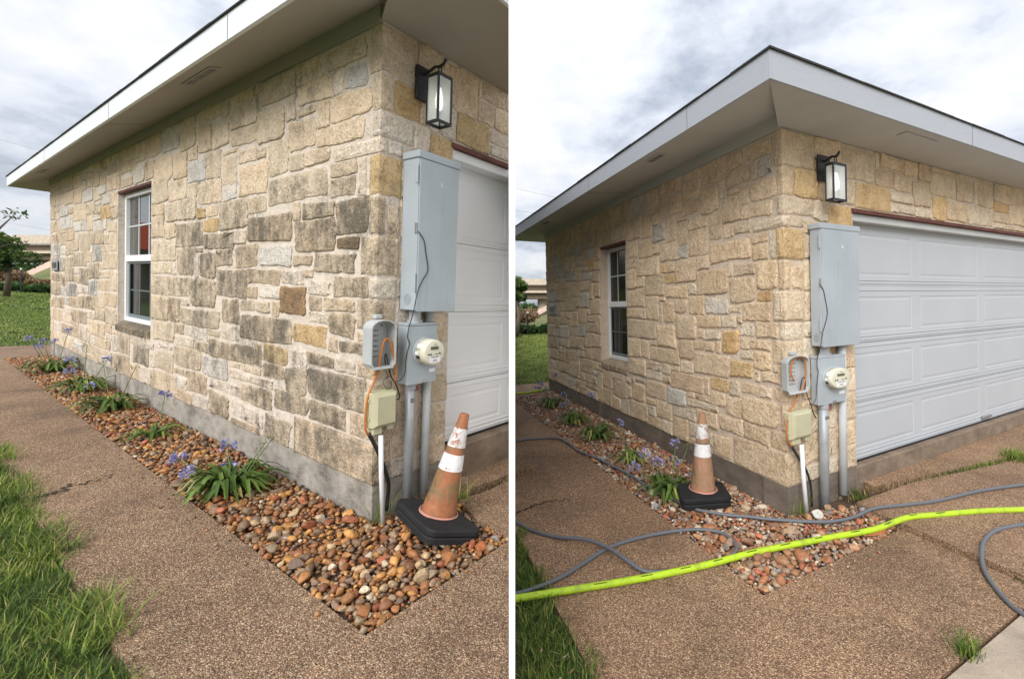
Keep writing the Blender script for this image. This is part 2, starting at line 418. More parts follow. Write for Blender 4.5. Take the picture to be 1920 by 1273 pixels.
b = t.mix(0.7, b, t.ramp(c2, [(0.35, 0.72), (0.6, 1.06)]), 'MULTIPLY'); t.out(b, 0.7, t.bump(c2, 0.3, 0.003))
t = NT('cone_faded'); c1 = t.noise(6, 6, 0.7, dist=0.5); c2 = t.noise(38, 4, 0.7)
b = t.ramp(c1, [(0.34, (0.14, 0.10, 0.065)), (0.44, (0.30, 0.18, 0.10)), (0.56, (0.38, 0.20, 0.12)), (0.72, (0.45, 0.26, 0.18))])
b = t.mix(0.7, b, t.ramp(c2, [(0.35, 0.8), (0.6, 1.05)]), 'MULTIPLY'); t.out(b, 0.7, t.bump(c2, 0.3, 0.003))
simple('cone_lip', (0.52, 0.25, 0.19), 0.7, nscale=9, namt=0.2)
t = NT('band_white'); c1 = t.noise(30, 5, 0.7, dist=0.6)
b = t.ramp(c1, [(0.36, (0.33, 0.12, 0.06)), (0.39, (0.62, 0.62, 0.62)), (0.7, (0.76, 0.77, 0.78))]); t.out(b, 0.4)
t = NT('band_worn'); c1 = t.noise(26, 5, 0.7, dist=1.0)
b = t.ramp(c1, [(0.42, (0.32, 0.10, 0.05)), (0.46, (0.50, 0.48, 0.46)), (0.7, (0.74, 0.75, 0.76))]); t.out(b, 0.4)
simple('rubber', (0.007, 0.007, 0.008), 0.75, nscale=12, namt=0.5, bump=0.3)
t = NT('pebble'); oi = t.oinfo(); at = t.n.new('ShaderNodeAttribute'); at.attribute_name = 'pcol'
n1 = t.noise(45, 5, 0.65); n2 = t.noise(160, 3, 0.7)
b = t.mix(1.0, oi.outputs['Color'], t.ramp(n1, [(0.3, (0.62, 0.58, 0.52)), (0.55, (1, 1, 1)), (0.75, (1.15, 1.12, 1.08))]), 'MULTIPLY')
t.out(b, 0.5, t.bump(t.math('ADD', n1, t.math('MULTIPLY', n2, 0.4)), 0.6, 0.006), spec=0.5)
t = NT('pebble_mass'); at = t.n.new('ShaderNodeAttribute'); at.attribute_name = 'pcol'
n1 = t.noise(45, 5, 0.65)
b = t.mix(1.0, at.outputs['Color'], t.ramp(n1, [(0.3, (0.62, 0.58, 0.52)), (0.55, (1, 1, 1)), (0.75, (1.15, 1.12, 1.08))]), 'MULTIPLY')
t.out(b, 0.5, t.bump(n1, 0.6, 0.006), spec=0.5)
simple('bed_soil', (0.085, 0.052, 0.030), 0.95, nscale=30, namt=0.4, bump=0.8)
t = NT('lawn_soil'); n1 = t.noise(2.5, 6, 0.65); n2 = t.noise(60, 4, 0.8)
b = t.ramp(n1, [(0.3, (0.050, 0.085, 0.018)), (0.5, (0.085, 0.125, 0.026)), (0.7, (0.14, 0.15, 0.045))])
b = t.mix(0.9, b, t.ramp(n2, [(0.3, 0.45), (0.6, 1.2)]), 'MULTIPLY'); t.out(b, 0.95, t.bump(n2, 1.0, 0.03))
t = NT('field'); n1 = t.noise(0.15, 6, 0.65); n2 = t.noise(3, 5, 0.8)
b = t.ramp(n1, [(0.35, (0.07, 0.10, 0.025)), (0.65, (0.16, 0.15, 0.05))]); t.out(t.mix(0.8, b, t.ramp(n2, [(0.3, 0.6), (0.65, 1.2)]), 'MULTIPLY'), 0.95)
def leafmat(name, stops, rough=0.5, trans=0.25, attr='lcol'):
    t = NT(name); a = t.n.new('ShaderNodeAttribute'); a.attribute_name = attr
    b = t.ramp(a.outputs['Fac'], stops)
    t.out(b, rough, spec=0.35)
    tr = t.n.new('ShaderNodeBsdfTranslucent'); t.l.new(b, tr.inputs['Color'])
    ms = t.n.new('ShaderNodeMixShader'); ms.inputs[0].default_value = trans
    o = t.n['Material Output']; t.l.new(t.b.outputs[0], ms.inputs[1]); t.l.new(tr.outputs[0], ms.inputs[2]); t.l.new(ms.outputs[0], o.inputs['Surface'])
    return t.m
leafmat('grass_blades', [(0.0, (0.04, 0.075, 0.02)), (0.3, (0.10, 0.165, 0.032)), (0.6, (0.20, 0.285, 0.045)), (0.85, (0.32, 0.39, 0.08)), (1.0, (0.44, 0.36, 0.16))], 0.55, 0.35)
leafmat('strap_leaf', [(0.0, (0.03, 0.055, 0.014)), (0.5, (0.08, 0.14, 0.025)), (0.85, (0.18, 0.26, 0.05)), (1.0, (0.42, 0.36, 0.12))], 0.38, 0.2)
leafmat('tree_leaf', [(0.0, (0.03, 0.055, 0.012)), (0.5, (0.07, 0.12, 0.025)), (1.0, (0.15, 0.20, 0.04))], 0.5, 0.3)
leafmat('shrub_leaf', [(0.0, (0.02, 0.045, 0.012)), (0.5, (0.045, 0.10, 0.022)), (1.0, (0.09, 0.17, 0.035))], 0.5, 0.3)
leafmat('dry_grass', [(0.0, (0.13, 0.075, 0.035)), (0.5, (0.25, 0.165, 0.085)), (1.0, (0.34, 0.26, 0.15))], 0.8, 0.2)
leafmat('petal', [(0.0, (0.20, 0.21, 0.45)), (0.5, (0.34, 0.34, 0.60)), (1.0, (0.62, 0.60, 0.78))], 0.6, 0.3)
simple('stalk', (0.11, 0.17, 0.05), 0.6)
simple('bark', (0.11, 0.085, 0.06), 0.9, nscale=20, namt=0.4, bump=0.8)
t = NT('hose_grey'); hn = t.noise(240, 3); t.out((0.115, 0.125, 0.14), 0.5, t.bump(hn, 0.2, 0.002))
t = NT('hose_lime'); h1 = t.noise(14, 5, 0.7); h2 = t.noise(90, 3, 0.7)
b = t.mix(t.ramp(h1, [(0.46, 0.0), (0.72, 0.6)]), (0.41, 0.60, 0.016), (0.15, 0.16, 0.04))
b = t.mix(t.ramp(h2, [(0.60, 0.0), (0.70, 0.5)]), b, (0.20, 0.22, 0.05)); t.out(b, 0.5)
simple('dirt_line', (0.035, 0.024, 0.017), 0.95)
simple('riprap', (0.46, 0.34, 0.26), 0.9, nscale=1.2, namt=0.2)
simple('awning_red', (0.62, 0.08, 0.015), 0.6)
M = MATS

# ------------------------------------------------------------------ stone layout (plan millimetres; letter = stone colour, digit = weathering)
SIDE_STONES = "t5,315,1853,780,2019 t3,131,1956,299,2034 t4,128,1837,296,1939 l0,70,1823,112,2032 t9,56,1605,244,1807 t6,261,1726,488,1817 t1,508,1726,555,1835 t7,571,1595,964,1797 t9,260,1518,547,1706 b6,109,1520,243,1589 g0,565,1422,848,1557 t4,417,1430,549,1492 t6,117,1379,387,1502 t5,666,1294,970,1402 l4,477,1310,647,1399 t2,403,1351,461,1400 l4,280,1251,430,1335 t9,56,1247,262,1361 l2,660,1198,849,1272 b6,446,1100,644,1281 t5,339,1152,430,1233 t4,124,1159,320,1228 t4,748,1098,866,1168 t3,663,1084,732,1179 l5,297,1068,428,1135 t9,557,894,1027,1066 o3,298,920,541,1050 t6,121,1009,280,1141 t3,226,911,282,990 t6,57,918,210,985 o5,581,762,797,876 l3,445,753,565,878 t7,249,805,429,874 l1,115,797,233,876 t6,815,703,872,860 t6,622,639,799,743 t5,437,590,606,734 t8,56,591,420,776 t8,709,414,998,545 t7,418,449,692,574 t8,156,449,401,574 t5,554,213,779,380 l3,795,261,982,362 c1,1889,711,2249,893 t3,1724,809,1873,900 t4,1261,916,1785,1059 l3,1045,849,1243,962 l1,1588,704,1872,792 t4,1417,701,1570,775 l0,1419,795,1565,896 l1,2138,619,2215,664 l1,1919,642,2122,668 t8,888,694,1401,831 t3,1490,515,1887,685 c1,1905,415,2191,603 l1,2207,413,2302,547 g4,1155,525,1471,677 l3,710,562,1139,623 t3,1692,433,1885,490 t5,1406,327,1676,495 l1,1694,307,1847,415 l4,1016,417,1390,505 c1,1864,203,2262,396 l1,2282,201,2480,367 t3,2498,203,2712,368 t4,1617,202,1848,290 l3,1395,203,1599,311 t6,1135,200,1376,397 l2,998,279,1119,398 t5,824,203,1115,245 t8,2318,385,2648,571 l2,2231,587,2373,643 l2,2391,588,2700,674 t5,2719,434,2985,675 l3,3004,429,3136,614 t5,2729,200,2987,416 t5,3003,213,3165,410 c1,3183,336,3601,396 c1,3429,201,3603,315 l1,3182,203,3411,316 c0,2019,2055,2288,2244 c0,1717,2038,1999,2217 c0,1564,2035,1701,2146 c1,1262,1942,1548,2121 g0,1088,1942,1243,2056 g0,1466,2162,1697,2334 c1,1264,2137,1450,2367 c0,1088,2072,1246,2284 c2,800,1943,1070,2174 c1,797,1816,966,1924 c4,1574,1834,2029,2019 c0,2073,1934,2288,2039 o1,1450,1834,1558,1919 c1,1311,1830,1434,1926 o1,1303,1716,1479,1814 t4,982,1713,1287,1925 c0,2059,1700,2288,1918 c0,1882,1698,2043,1816 t7,1495,1604,1863,1817 t7,1116,1573,1468,1687 l1,980,1602,1100,1697 c1,1880,1480,2288,1682 t5,1604,1352,1850,1587 t3,1484,1548,1588,1580 t7,1329,1330,1519,1532 l1,1535,1325,1584,1530 t5,1126,1428,1313,1554 t5,864,1420,1096,1576 c0,1938,1353,2288,1464 l1,1866,1352,1921,1463 c5,1657,1147,2284,1335 t8,1313,1078,1640,1305 t7,986,1186,1297,1401 t4,865,1199,960,1278 t8,1043,979,1245,1170 t3,882,1097,1027,1169 c1,1990,911,2288,1128 t6,1802,919,1971,1130 l1,1656,1075,1786,1128 c0,1588,2472,1816,2721 c0,1393,2387,1546,2608 c0,1177,2383,1377,2564 c0,899,2474,1161,2643 c1,899,2344,1161,2458 c0,1294,2624,1569,2741 g0,1833,2506,2116,2738 c1,2132,2522,2386,2731 c0,2402,2522,2590,2726 c0,2610,2475,3029,2741 c0,1934,2260,2247,2490 c0,1716,2233,1916,2455 c0,1562,2350,1700,2456 c0,1092,2300,1248,2328 c0,903,2196,1072,2297 c1,562,2553,866,2736 c0,370,2597,546,2722 c1,84,2597,331,2710 c0,293,2444,542,2581 l0,221,2446,277,2579 g0,81,2447,204,2580 c0,56,2275,298,2428 c0,651,2304,880,2535 l0,559,2386,635,2535 c0,412,2178,602,2368 c2,314,2278,393,2427 c1,88,2160,396,2259 c0,621,2064,784,2285 c0,805,2191,887,2268 c0,488,2056,605,2147 c0,299,2063,472,2144 t1,4858,2607,5320,2741 t0,4371,2544,4842,2738 c0,4051,2523,4354,2686 l0,3914,2458,4031,2584 t0,5094,2394,5320,2591 c0,4675,2362,5076,2525 c0,4352,2329,4659,2501 c0,4047,2303,4336,2507 g0,3692,2284,4017,2442 c0,3523,2261,3673,2418 g0,3307,2325,3507,2425 c0,3048,2321,3290,2502 g0,3216,2185,3436,2305 t1,5108,2160,5320,2378 t0,4929,2277,5092,2346 g0,4554,2169,4877,2313 l0,4893,2158,5082,2261 c1,3902,2055,4345,2268 t1,4361,2183,4538,2281 c0,3630,2104,3885,2245 c1,3453,2090,3610,2179 l0,3452,2015,3670,2074 o1,3204,2005,3435,2169 t1,5094,1970,5320,2142 t1,4870,1951,5063,2134 g1,4372,1988,4854,2153 g0,4060,1906,4301,2038 g0,3910,1903,4044,2039 c0,3689,1891,3885,2087 g0,3303,1882,3669,1989 c0,3042,1835,3285,1962 t4,4886,1806,5320,1935 t1,4647,1745,4868,1913 t2,4317,1811,4630,1972 l0,4118,1799,4272,1890 t2,3770,1647,4099,1875 t4,3374,1710,3751,1865 c2,3247,1705,3357,1810 c0,3030,1613,3230,1819 g5,4884,1586,5266,1790 g2,4645,1609,4856,1729 t2,4395,1592,4629,1795 c1,4150,1651,4371,1783 g6,3429,1481,3708,1694 c1,3246,1606,3412,1689 t4,3911,1433,4362,1630 t1,3727,1481,3895,1628 c0,3030,1386,3373,1590 g5,4709,1351,5203,1566 t3,4378,1432,4690,1574 t6,4318,1209,4649,1416 l0,4121,1315,4298,1417 t5,3832,1193,4102,1414 t6,3512,1266,3811,1463 c2,3390,1390,3496,1464 c3,3225,1282,3485,1370 c0,3030,1136,3202,1367 t6,4883,1205,5202,1331 t6,4665,1139,4866,1316 t3,4882,980,5265,1186 g4,4605,988,4866,1123 g6,4214,1002,4589,1191 l3,3835,1055,4195,1175 g6,3561,1057,3816,1248 c3,3218,1137,3543,1250 t4,4735,779,5189,962 g2,4561,851,4715,969 t4,4190,848,4545,983 t5,3639,859,4170,1036 c2,3525,911,3621,1040 c2,3344,913,3509,1118 c1,3030,939,3328,1119 t2,4809,583,5170,760 l1,4404,731,4704,832 c0,4402,605,4793,713 t6,3892,654,4386,810 l2,3627,750,3874,842 t4,3328,749,3607,895 c1,3030,752,3311,922 l2,4815,418,5151,565 c0,4649,203,5138,401 t5,4152,417,4798,564 l3,3795,412,4135,638 c2,3326,539,3779,732 l0,3152,540,3308,607 c0,4356,209,4630,396 g0,4010,265,4338,352 c1,3619,279,3994,393 l1,3613,412,3776,520 c1,3295,412,3596,522 t0,3620,200,3840,260 t1,3860,200,4040,250 c1,4060,200,4190,250 t0,4210,200,4340,250 t0,5160,200,5310,360 c0,5170,380,5310,570 t1,3180,410,3280,520 t3,4160,580,4310,640 c1,4330,590,4380,640 l0,5190,590,5310,760 t1,3150,620,3310,730 c3,3000,630,3130,670 c0,820,640,1010,680 c1,1030,640,1140,680 l0,3800,660,3870,730 l0,3030,690,3130,730 c2,5210,780,5310,910 l1,1580,810,1710,900 t1,1260,850,1400,900 c2,60,1000,100,1050 t2,4610,1140,4650,1190 c2,4120,1190,4200,1300 t2,5220,1200,5310,1330 t0,4220,1210,4300,1300 c1,5220,1350,5310,1570 c0,4650,1930,4850,1970 t2,3030,1990,3190,2100 c1,3030,2120,3190,2300 l1,3450,2200,3610,2240 l3,3450,2260,3510,2310 t3,2260,2310,2410,2500 l2,2430,2310,2660,2460 t2,2680,2310,2940,2410 t0,2960,2310,3010,2460 c1,410,2390,540,2430 t0,3310,2440,3480,2560 c2,3500,2440,3670,2630 t0,3690,2460,3850,2650 t1,3050,2520,3290,2620 c0,4860,2540,5030,2590 t3,3310,2580,3480,2740 l3,3870,2600,4030,2690 t0,1180,2610,1280,2740 l3,3050,2640,3190,2740 c3,3210,2640,3290,2740 c1,3500,2650,3670,2740 c2,880,2660,1110,2740 l0,3690,2670,3850,2740 c2,4050,2700,4300,2740"
FRONT_STONES = "c0,714,2463,1172,2724 c0,1192,2461,1448,2605 c0,1254,2622,1625,2741 c0,1645,2613,1861,2740 c0,1879,2591,2090,2741 c0,1468,2455,1773,2596 l0,1407,2353,1771,2435 l0,1411,2261,1817,2334 o0,883,2261,1391,2444 c0,1789,2352,2092,2572 l0,1835,2261,2124,2335 c0,2108,2494,2600,2677 o0,2140,2261,2389,2475 c0,2409,2261,2836,2448 c0,2616,2464,2981,2680 l0,2998,2463,3079,2712 c0,3097,2464,3451,2709 l0,2855,2261,3434,2446 o0,3470,2444,3824,2537 c0,3454,2325,3820,2424 l0,3454,2261,3735,2308 c0,3618,2557,4272,2740 c0,3842,2313,4300,2541 c0,3754,2261,4296,2293 l0,3469,2556,3602,2739 l0,671,2261,867,2445 o0,539,2058,834,2245 l0,354,2119,521,2261 o0,136,2284,401,2468 c0,365,2602,698,2740 c0,2107,2699,2728,2741 l0,190,200,580,310 c2,600,200,840,370 c1,190,330,470,520 c3,490,330,580,530 c1,600,390,840,570 c1,190,540,470,680 l0,490,550,580,680 c0,600,590,840,770 c0,170,700,480,780 l3,500,700,580,870 l1,600,790,840,970 c1,180,800,480,950 l0,500,890,580,1060 o1,100,910,160,1050 o2,180,970,480,1050 c0,600,990,840,1150 l1,200,1070,480,1230 o1,500,1080,580,1240 c3,600,1170,840,1330 l3,210,1250,480,1360 l3,500,1260,580,1370 c0,600,1350,840,1460 c3,230,1380,480,1570 c2,500,1390,580,1520 c3,600,1480,840,1590 c2,500,1540,580,1670 c1,230,1590,480,1810 c3,80,1600,210,1770 l2,600,1610,840,1730 c2,500,1690,580,1830 c2,600,1750,840,1920 c3,240,1830,480,1990 l1,500,1850,580,2040 c3,600,1940,840,2040 c3,240,2010,480,2100 l2,80,2050,220,2120 l3,540,2260,650,2380 l2,4320,2260,4620,2380 c2,4640,2260,4930,2400 o3,4950,2260,5180,2460 c2,5200,2260,5520,2410 o3,5540,2260,5600,2390 c0,420,2280,520,2470 l2,540,2400,650,2540 o3,4320,2400,4620,2510 c0,5540,2410,5600,2530 l3,4640,2420,4930,2600 c3,5200,2430,5520,2550 o0,4950,2480,5180,2670 o2,370,2490,520,2580 c2,4320,2530,4570,2740 c2,5540,2550,5600,2700 c3,5200,2570,5520,2700 l2,1190,2620,1240,2740 c0,4590,2620,4930,2740 c3,4950,2690,5180,2740"
QUOINS = "t8,200,432,523,171 t6,448,574,136,177 c4,590,778,40,153 t5,794,889,97,160 t6,905,1053,40,83 c6,1069,1228,105,185 l1,1244,1361,40,188 c5,1377,1586,91,215 t5,1602,1806,40,60 o3,1822,2033,52,224 l0,2049,2124,274,65 l0,2140,2264,40,337 c0,2280,2471,40,120 c1,2487,2735,61,347"
def dec(s):
    out = []
    for e in s.split():
        p = e.split(','); out.append((p[0][0], int(p[0][1])) + tuple(int(q) / 1000 for q in p[1:]))
    return out
TONES = dict(c=(0.735, 0.60, 0.445), t=(0.665, 0.54, 0.40), l=(0.77, 0.67, 0.56), g=(0.67, 0.63, 0.575), o=(0.63, 0.455, 0.25), b=(0.38, 0.25, 0.14))
TONES_R = dict(c=(0.79, 0.63, 0.445), t=(0.77, 0.605, 0.42), l=(0.80, 0.68, 0.52), g=(0.68, 0.635, 0.555), o=(0.72, 0.515, 0.28), b=(0.66, 0.45, 0.23))
PL, PWY0, PWY1, PWZ0, PWZ1, PGX, PGZ, PH = 5.32, 2.304, 3.014, 0.80, 2.29, 0.854, 2.215, 2.745
GARAGE_W = 5.6
def side_at(k, u, v, d): l = LOT[k]; return LP(k, -d, u * l['YP'], v)
def front_at(k, u, v, d): l = LOT[k]; return FP(k, u * l['XS'], -d, v)

def stone_geo(at, k, u0, v0, u1, v1, proud, back, r):
    w, h = u1 - u0, v1 - v0; m = min(w, h)
    nu = max(2, min(12, int(w / 0.026))); nv = max(2, min(9, int(h / 0.026)))
    j = min(0.009, m * 0.075); cr = m * r.uniform(0.02, 0.13)
    # outline, counter-clockwise, corners nipped
    pts = []
    bow = [r.uniform(-j, j) for _ in range(4)]
    cc = [cr * r.uniform(0.3, 1.5) for _ in range(8)]
    sk = [(r.uniform(-1, 1) * min(0.014, m * 0.10), r.uniform(-1, 1) * min(0.014, m * 0.10)) for _ in range(4)]   # corners off square
    for i in range(nu + 1):
        t = i / nu; x = u0 + cc[0] + (w - cc[0] - cc[1]) * t; pts.append((x, v0 + bow[0] * math.sin(math.pi * t) + r.uniform(-j, j) * 0.6))
    for i in range(nv + 1):
        t = i / nv; y = v0 + cc[2] + (h - cc[2] - cc[3]) * t; pts.append((u1 + bow[1] * math.sin(math.pi * t) + r.uniform(-j, j) * 0.6, y))
    for i in range(nu + 1):
        t = i / nu; x = u1 - cc[4] - (w - cc[4] - cc[5]) * t; pts.append((x, v1 + bow[2] * math.sin(math.pi * t) + r.uniform(-j, j) * 0.6))
    for i in range(nv + 1):
        t = i / nv; y = v1 - cc[6] - (h - cc[6] - cc[7]) * t; pts.append((u0 + bow[3] * math.sin(math.pi * t) + r.uniform(-j, j) * 0.6, y))
    def skew(x, y):
        a, b = min(1, max(0, (x - u0) / w)), min(1, max(0, (y - v0) / h)); q = ((1 - a) * (1 - b), a * (1 - b), a * b, (1 - a) * b)
        return x + sum(q[i] * sk[i][0] for i in range(4)), y + sum(q[i] * sk[i][1] for i in range(4))
    pts = [skew(x, y) for x, y in pts]
    n = len(pts); cx_, cy_ = (u0 + u1) / 2, (v0 + v1) / 2
    tu, tv = r.uniform(-.25, .25), r.uniform(-.25, .25)
    V, Fs, rim = [], [], []
    def ring(inset, depth, jit, rm):
        for (x, y) in pts:
            dx, dy = cx_ - x, cy_ - y; L = math.hypot(dx, dy) + 1e-9; q = min(inset, L * 0.8) / L
            X, Y = x + dx * q, y + dy * q
            d = depth * (1 + tu * (X - cx_) / w + tv * (Y - cy_) / h) + r.uniform(-jit, jit)
            V.append(at(k, X, Y, d)); rim.append(rm)
    ring(0, -back, 0, 0); ring(0, proud * 0.66, proud * 0.2, 0.0); ring(0.0045, proud * 0.95, proud * 0.14, 0.2); ring(m * 0.13, proud * 1.0, proud * 0.16, 0.7); ring(m * 0.30, proud * 1.05, proud * 0.26, 1.0)
    for a in range(4):
        for i in range(n):
            b = (i + 1) % n; Fs.append((a * n + i, a * n + b, (a + 1) * n + b, (a + 1) * n + i))
    V.append(at(k, cx_, cy_, proud * r.uniform(0.9, 1.25))); rim.append(1.0)
    for i in range(n): Fs.append((4 * n + i, 4 * n + (i + 1) % n, 5 * n))
    return V, Fs, rim, 2 * n
def quoin_geo(k, v0, v1, us, uf, proud, r):
    l = LOT[k]
    cols = [-us, -us + 0.012, -us * 0.62, -us * 0.3, -0.012, 0.0, 0.012 / l['XS'], uf * 0.35, uf * 0.68, uf - 0.014, uf]
    rows = [v0, v0 + 0.012] + [v0 + (v1 - v0) * q for q in (0.33, 0.67)] + [v1 - 0.012, v1]
    def at(s, v, d):
        if s < -1e-6: return side_at(k, -s, v, d)
        if s > 1e-6: return front_at(k, s, v, d)
        e = d * 0.75
        return LP(k, -e, -e, v)
    V, Fs, rim = [], [], []
    nc, nr = len(cols), len(rows)
    for jr, v in enumerate(rows):
        for ic, s in enumerate(cols):
            edge = ic in (0, nc - 1) or jr in (0, nr - 1)
            near = ic in (1, nc - 2) or jr in (1, nr - 2)
            d = proud * (0.45 if edge else 0.9 if near else 1.05) * r.uniform(0.82, 1.18)
            vv = v + (r.uniform(-0.005, 0.005) if edge else 0)
            V.append(at(s, vv, d)); rim.append(0 if edge else 0.4 if near else 1.0)
    for jr in range(nr - 1):
        for ic in range(nc - 1):
            a = jr * nc + ic; Fs.append((a, a + 1, a + nc + 1, a + nc))
    # skirt back into the wall
    border = [i for i in range(nc)] + [j * nc + nc - 1 for j in range(1, nr)] + [(nr - 1) * nc + i for i in range(nc - 2, -1, -1)] + [j * nc for j in range(nr - 2, 0, -1)]
    o = len(V)
    for b in border:
        jr, ic = divmod(b, nc); V.append(at(cols[ic], rows[jr], -0.02)); rim.append(0)
    for i in range(len(border)):
        q = (i + 1) % len(border); Fs.append((border[i], border[q], o + q, o + i))
    return V, Fs, rim, 0

def wallpiece(k, at, rects, name, mat, parent, clip=None):
    V, Fs = [], []
    for (u0, v0, u1, v1) in rects:
        nu = max(1, int((u1 - u0) / 0.3))
        for i in range(nu):
            a, b = u0 + (u1 - u0) * i / nu, u0 + (u1 - u0) * (i + 1) / nu
            o = len(V); V += [at(k, a, v0, 0), at(k, b, v0, 0), at(k, b, v1, 0), at(k, a, v1, 0)]; Fs.append((o, o + 1, o + 2, o + 3))
    return obj(name, V, Fs, mat, parent, base=at(k, 0, 0, 0), clip=clip)

HOUSE = []
def build_house(k):
    l = LOT[k]; r = random.Random(100 + k); clip = 0 if k == 0 else None
    XS, YP = l['XS'], l['YP']; L = PL * YP; zf, dz = l['zf'], l['dz']; W = GARAGE_W * XS
    sm = M['stone_weathered' if k == 0 else 'stone_clean']; mm = M['mortar_weathered' if k == 0 else 'mortar_clean']
    tones = TONES if k == 0 else TONES_R
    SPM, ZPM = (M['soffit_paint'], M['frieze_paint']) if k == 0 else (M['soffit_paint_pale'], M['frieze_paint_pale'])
    FPM, DPM, TPM = ((M['fascia_paint'], M['door_paint'], M['trim_white']) if k == 0 else (M['fascia_paint_dimmed'], M['door_paint_dimmed'], M['trim_dimmed']))  # right house takes the light-dimmed copies of the same white paints
    root = empty('stone_house', LP(k, 0, 0, 0)); HOUSE.append(root)
    tag(root, 'stone house corner with blackened weathered limestone on its side wall' if k == 0 else 'stone house corner with clean golden limestone and wide white garage door', 'house', 'stone house corners')
    def lot(x, y, z): return LP(k, x, y, z)
    def fro(x, y, z): return FP(k, x, y, z)
    # --- side wall and its stones
    WB = PWZ0 - 0.10
    side = wallpiece(k, side_at, [(0, zf, PWY0, PH), (PWY1, zf, PL, PH), (PWY0, zf, PWY1, WB), (PWY0, PWZ1, PWY1, PH)], 'side_wall', mm, root)
    dep = 0.075 if k == 0 else 0.13
    rv = MB(lot); y0, y1 = PWY0 * YP, PWY1 * YP
    rv.add([(0, y0, WB), (dep, y0, WB), (dep, y0, PWZ1), (0, y0, PWZ1), (0, y1, WB), (dep, y1, WB), (dep, y1, PWZ1), (0, y1, PWZ1)], [(0, 1, 2, 3), (4, 5, 6, 7), (3, 2, 6, 7), (0, 1, 5, 4)])
    rv.build('window_reveal', mm, root)
    def shade(c, st, f=None):
        q = tones[c]; v = r.uniform(0.9, 1.1); wv = r.uniform(-0.03, 0.03)
        if k == 1: st = 0.12 * st * r.random() + (0.45 if (st >= 8 and r.random() < 0.15) else 0)
        return (q[0] * v * (1 + wv), q[1] * v, q[2] * v * (1 - wv), st / 9 if k == 0 else st / 9 + 0.02)
    stones = []
    pr = (0.005, 0.012) if k == 0 else (0.007, 0.016)
    for (c, st, u0, v0, u1, v1) in dec(SIDE_STONES):
        jamb = (abs(u0 - PWY1) < 0.03 and v1 > PWZ0 and v0 < PWZ1) or (abs(u1 - PWY0) < 0.03 and v1 > PWZ0 and v0 < PWZ1) or (abs(v0 - PWZ1) < 0.03 and u0 < PWY1 and u1 > PWY0)
        V, Fs, rim, nf = stone_geo(side_at, k, u0, v0, u1, v1, r.uniform(*pr), dep * 0.8 if jamb else 0.012, r)
        if k == 0:                                                     # grime spreads from stone to stone
            if u0 < 2.25 and v0 < 1.8: st = min(8, st + 0.8)
            elif u0 > 3.0 and 0.7 < v0 < 1.5: st = min(8, st + 0.8)
            if u0 < 3.0 and v0 > 1.9: st = st * 0.5
        stones.append((V, Fs, rim, shade(c, st), side, nf))
    for (c, st, v0, v1, us, uf) in dec(QUOINS):
        V, Fs, rim, nf = quoin_geo(k, v0, v1, us, uf, r.uniform(*pr) * 1.1, r)
        stones.append((V, Fs, rim, shade(c, st), side, nf))
    # --- garage front wall
    front = wallpiece(k, front_at, [(0, zf, PGX, PGZ), (0, PGZ, GARAGE_W, PH)], 'front_wall', mm, root, clip)
    dy = 0.124 if k == 0 else 0.085
    gx = PGX * XS
    pf = MB(fro); pf.add([(gx, 0, 0), (gx, dy, 0), (gx, dy, PGZ), (gx, 0, PGZ)], [(0, 1, 2, 3)]); pf.build('pillar_return', mm, root)
    xlim = 0.98 / XS if k == 0 else 99
    mass = []
    for (c, st, u0, v0, u1, v1) in dec(FRONT_STONES):
        if k == 0 and u0 * XS > 1.10: continue
        V, Fs, rim, nf = stone_geo(front_at, k, u0, v0, u1, v1, r.uniform(*pr), dy * 0.8 if (abs(u1 - PGX) < 0.03 or (abs(v0 - PGZ) < 0.06 and u0 > PGX)) else 0.012, r)
        if u1 > 4.0: mass.append((V, Fs, rim)); continue
        stones.append((V, Fs, rim, shade(c, 0 if v0 > 2 else st * (0.8 if k == 0 else 0.3)), front, nf))
    for (V, Fs, rim, colr, par, nf) in stones:
        V = np.array(V)
        so_ = obj('stone', V, Fs, sm, par, base=V.mean(0), smooth=nf > 0, color=colr, attrs={'rim': rim}, clip=0 if (k == 0 and par is front) else None)
        if so_ is not None and nf and len(so_.data.polygons) == len(Fs):        # crisp arrises, smooth face
            so_.data.polygons.foreach_set('use_smooth', [False] * nf + [True] * (len(Fs) - nf))
    if mass:
        V = []; Fs = []; rim = []
        for (v, f, q) in mass:
            o = len(V); V += v; Fs += [tuple(i + o for i in g) for g in f]; rim += q
        tag(obj('far_stones', V, Fs, sm, front, color=shade('c', 0), attrs={'rim': rim}), kind='stuff')
    # --- foundation
    fm = M['foundation_weathered' if k == 0 else 'foundation_wet']
    fb = MB(lot); fb.box(0.002, 0.002, -0.12, 0.2, L, zf - 0.001)
    fb.build('foundation', fm, root)
    ff = MB(fro); ff.box(0.004, 0.0005, -0.12, gx, 0.2, zf - 0.002); ff.build('foundation', fm, root, clip=clip)
    th = MB(fro); th.box(gx + 0.002, 0.012, -0.12, W, dy + 0.06, dz - 0.01, 0.006); th.build('threshold', M['threshold_concrete'], root, clip=clip)
    # --- back wall, closing the house
    bw = MB(lot); bw.add([(0, L, -0.1), (W, L, -0.1), (W, L, PH + 0.1), (0, L, PH + 0.1)], [(0, 1, 2, 3)]); bw.build('back_wall', mm, root, clip=clip)
    # --- eaves
    ov, oy, fz, fh = l['ov'], l['oy'], l['fz'], l['fh']; zs = PH + 0.085; bo = 0.62 if k == 0 else 0.5
    so = MB(lot)
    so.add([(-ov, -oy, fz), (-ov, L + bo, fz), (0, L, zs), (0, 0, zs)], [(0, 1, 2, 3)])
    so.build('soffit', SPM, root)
    sf = MB(lot); zfr = PH + 0.004
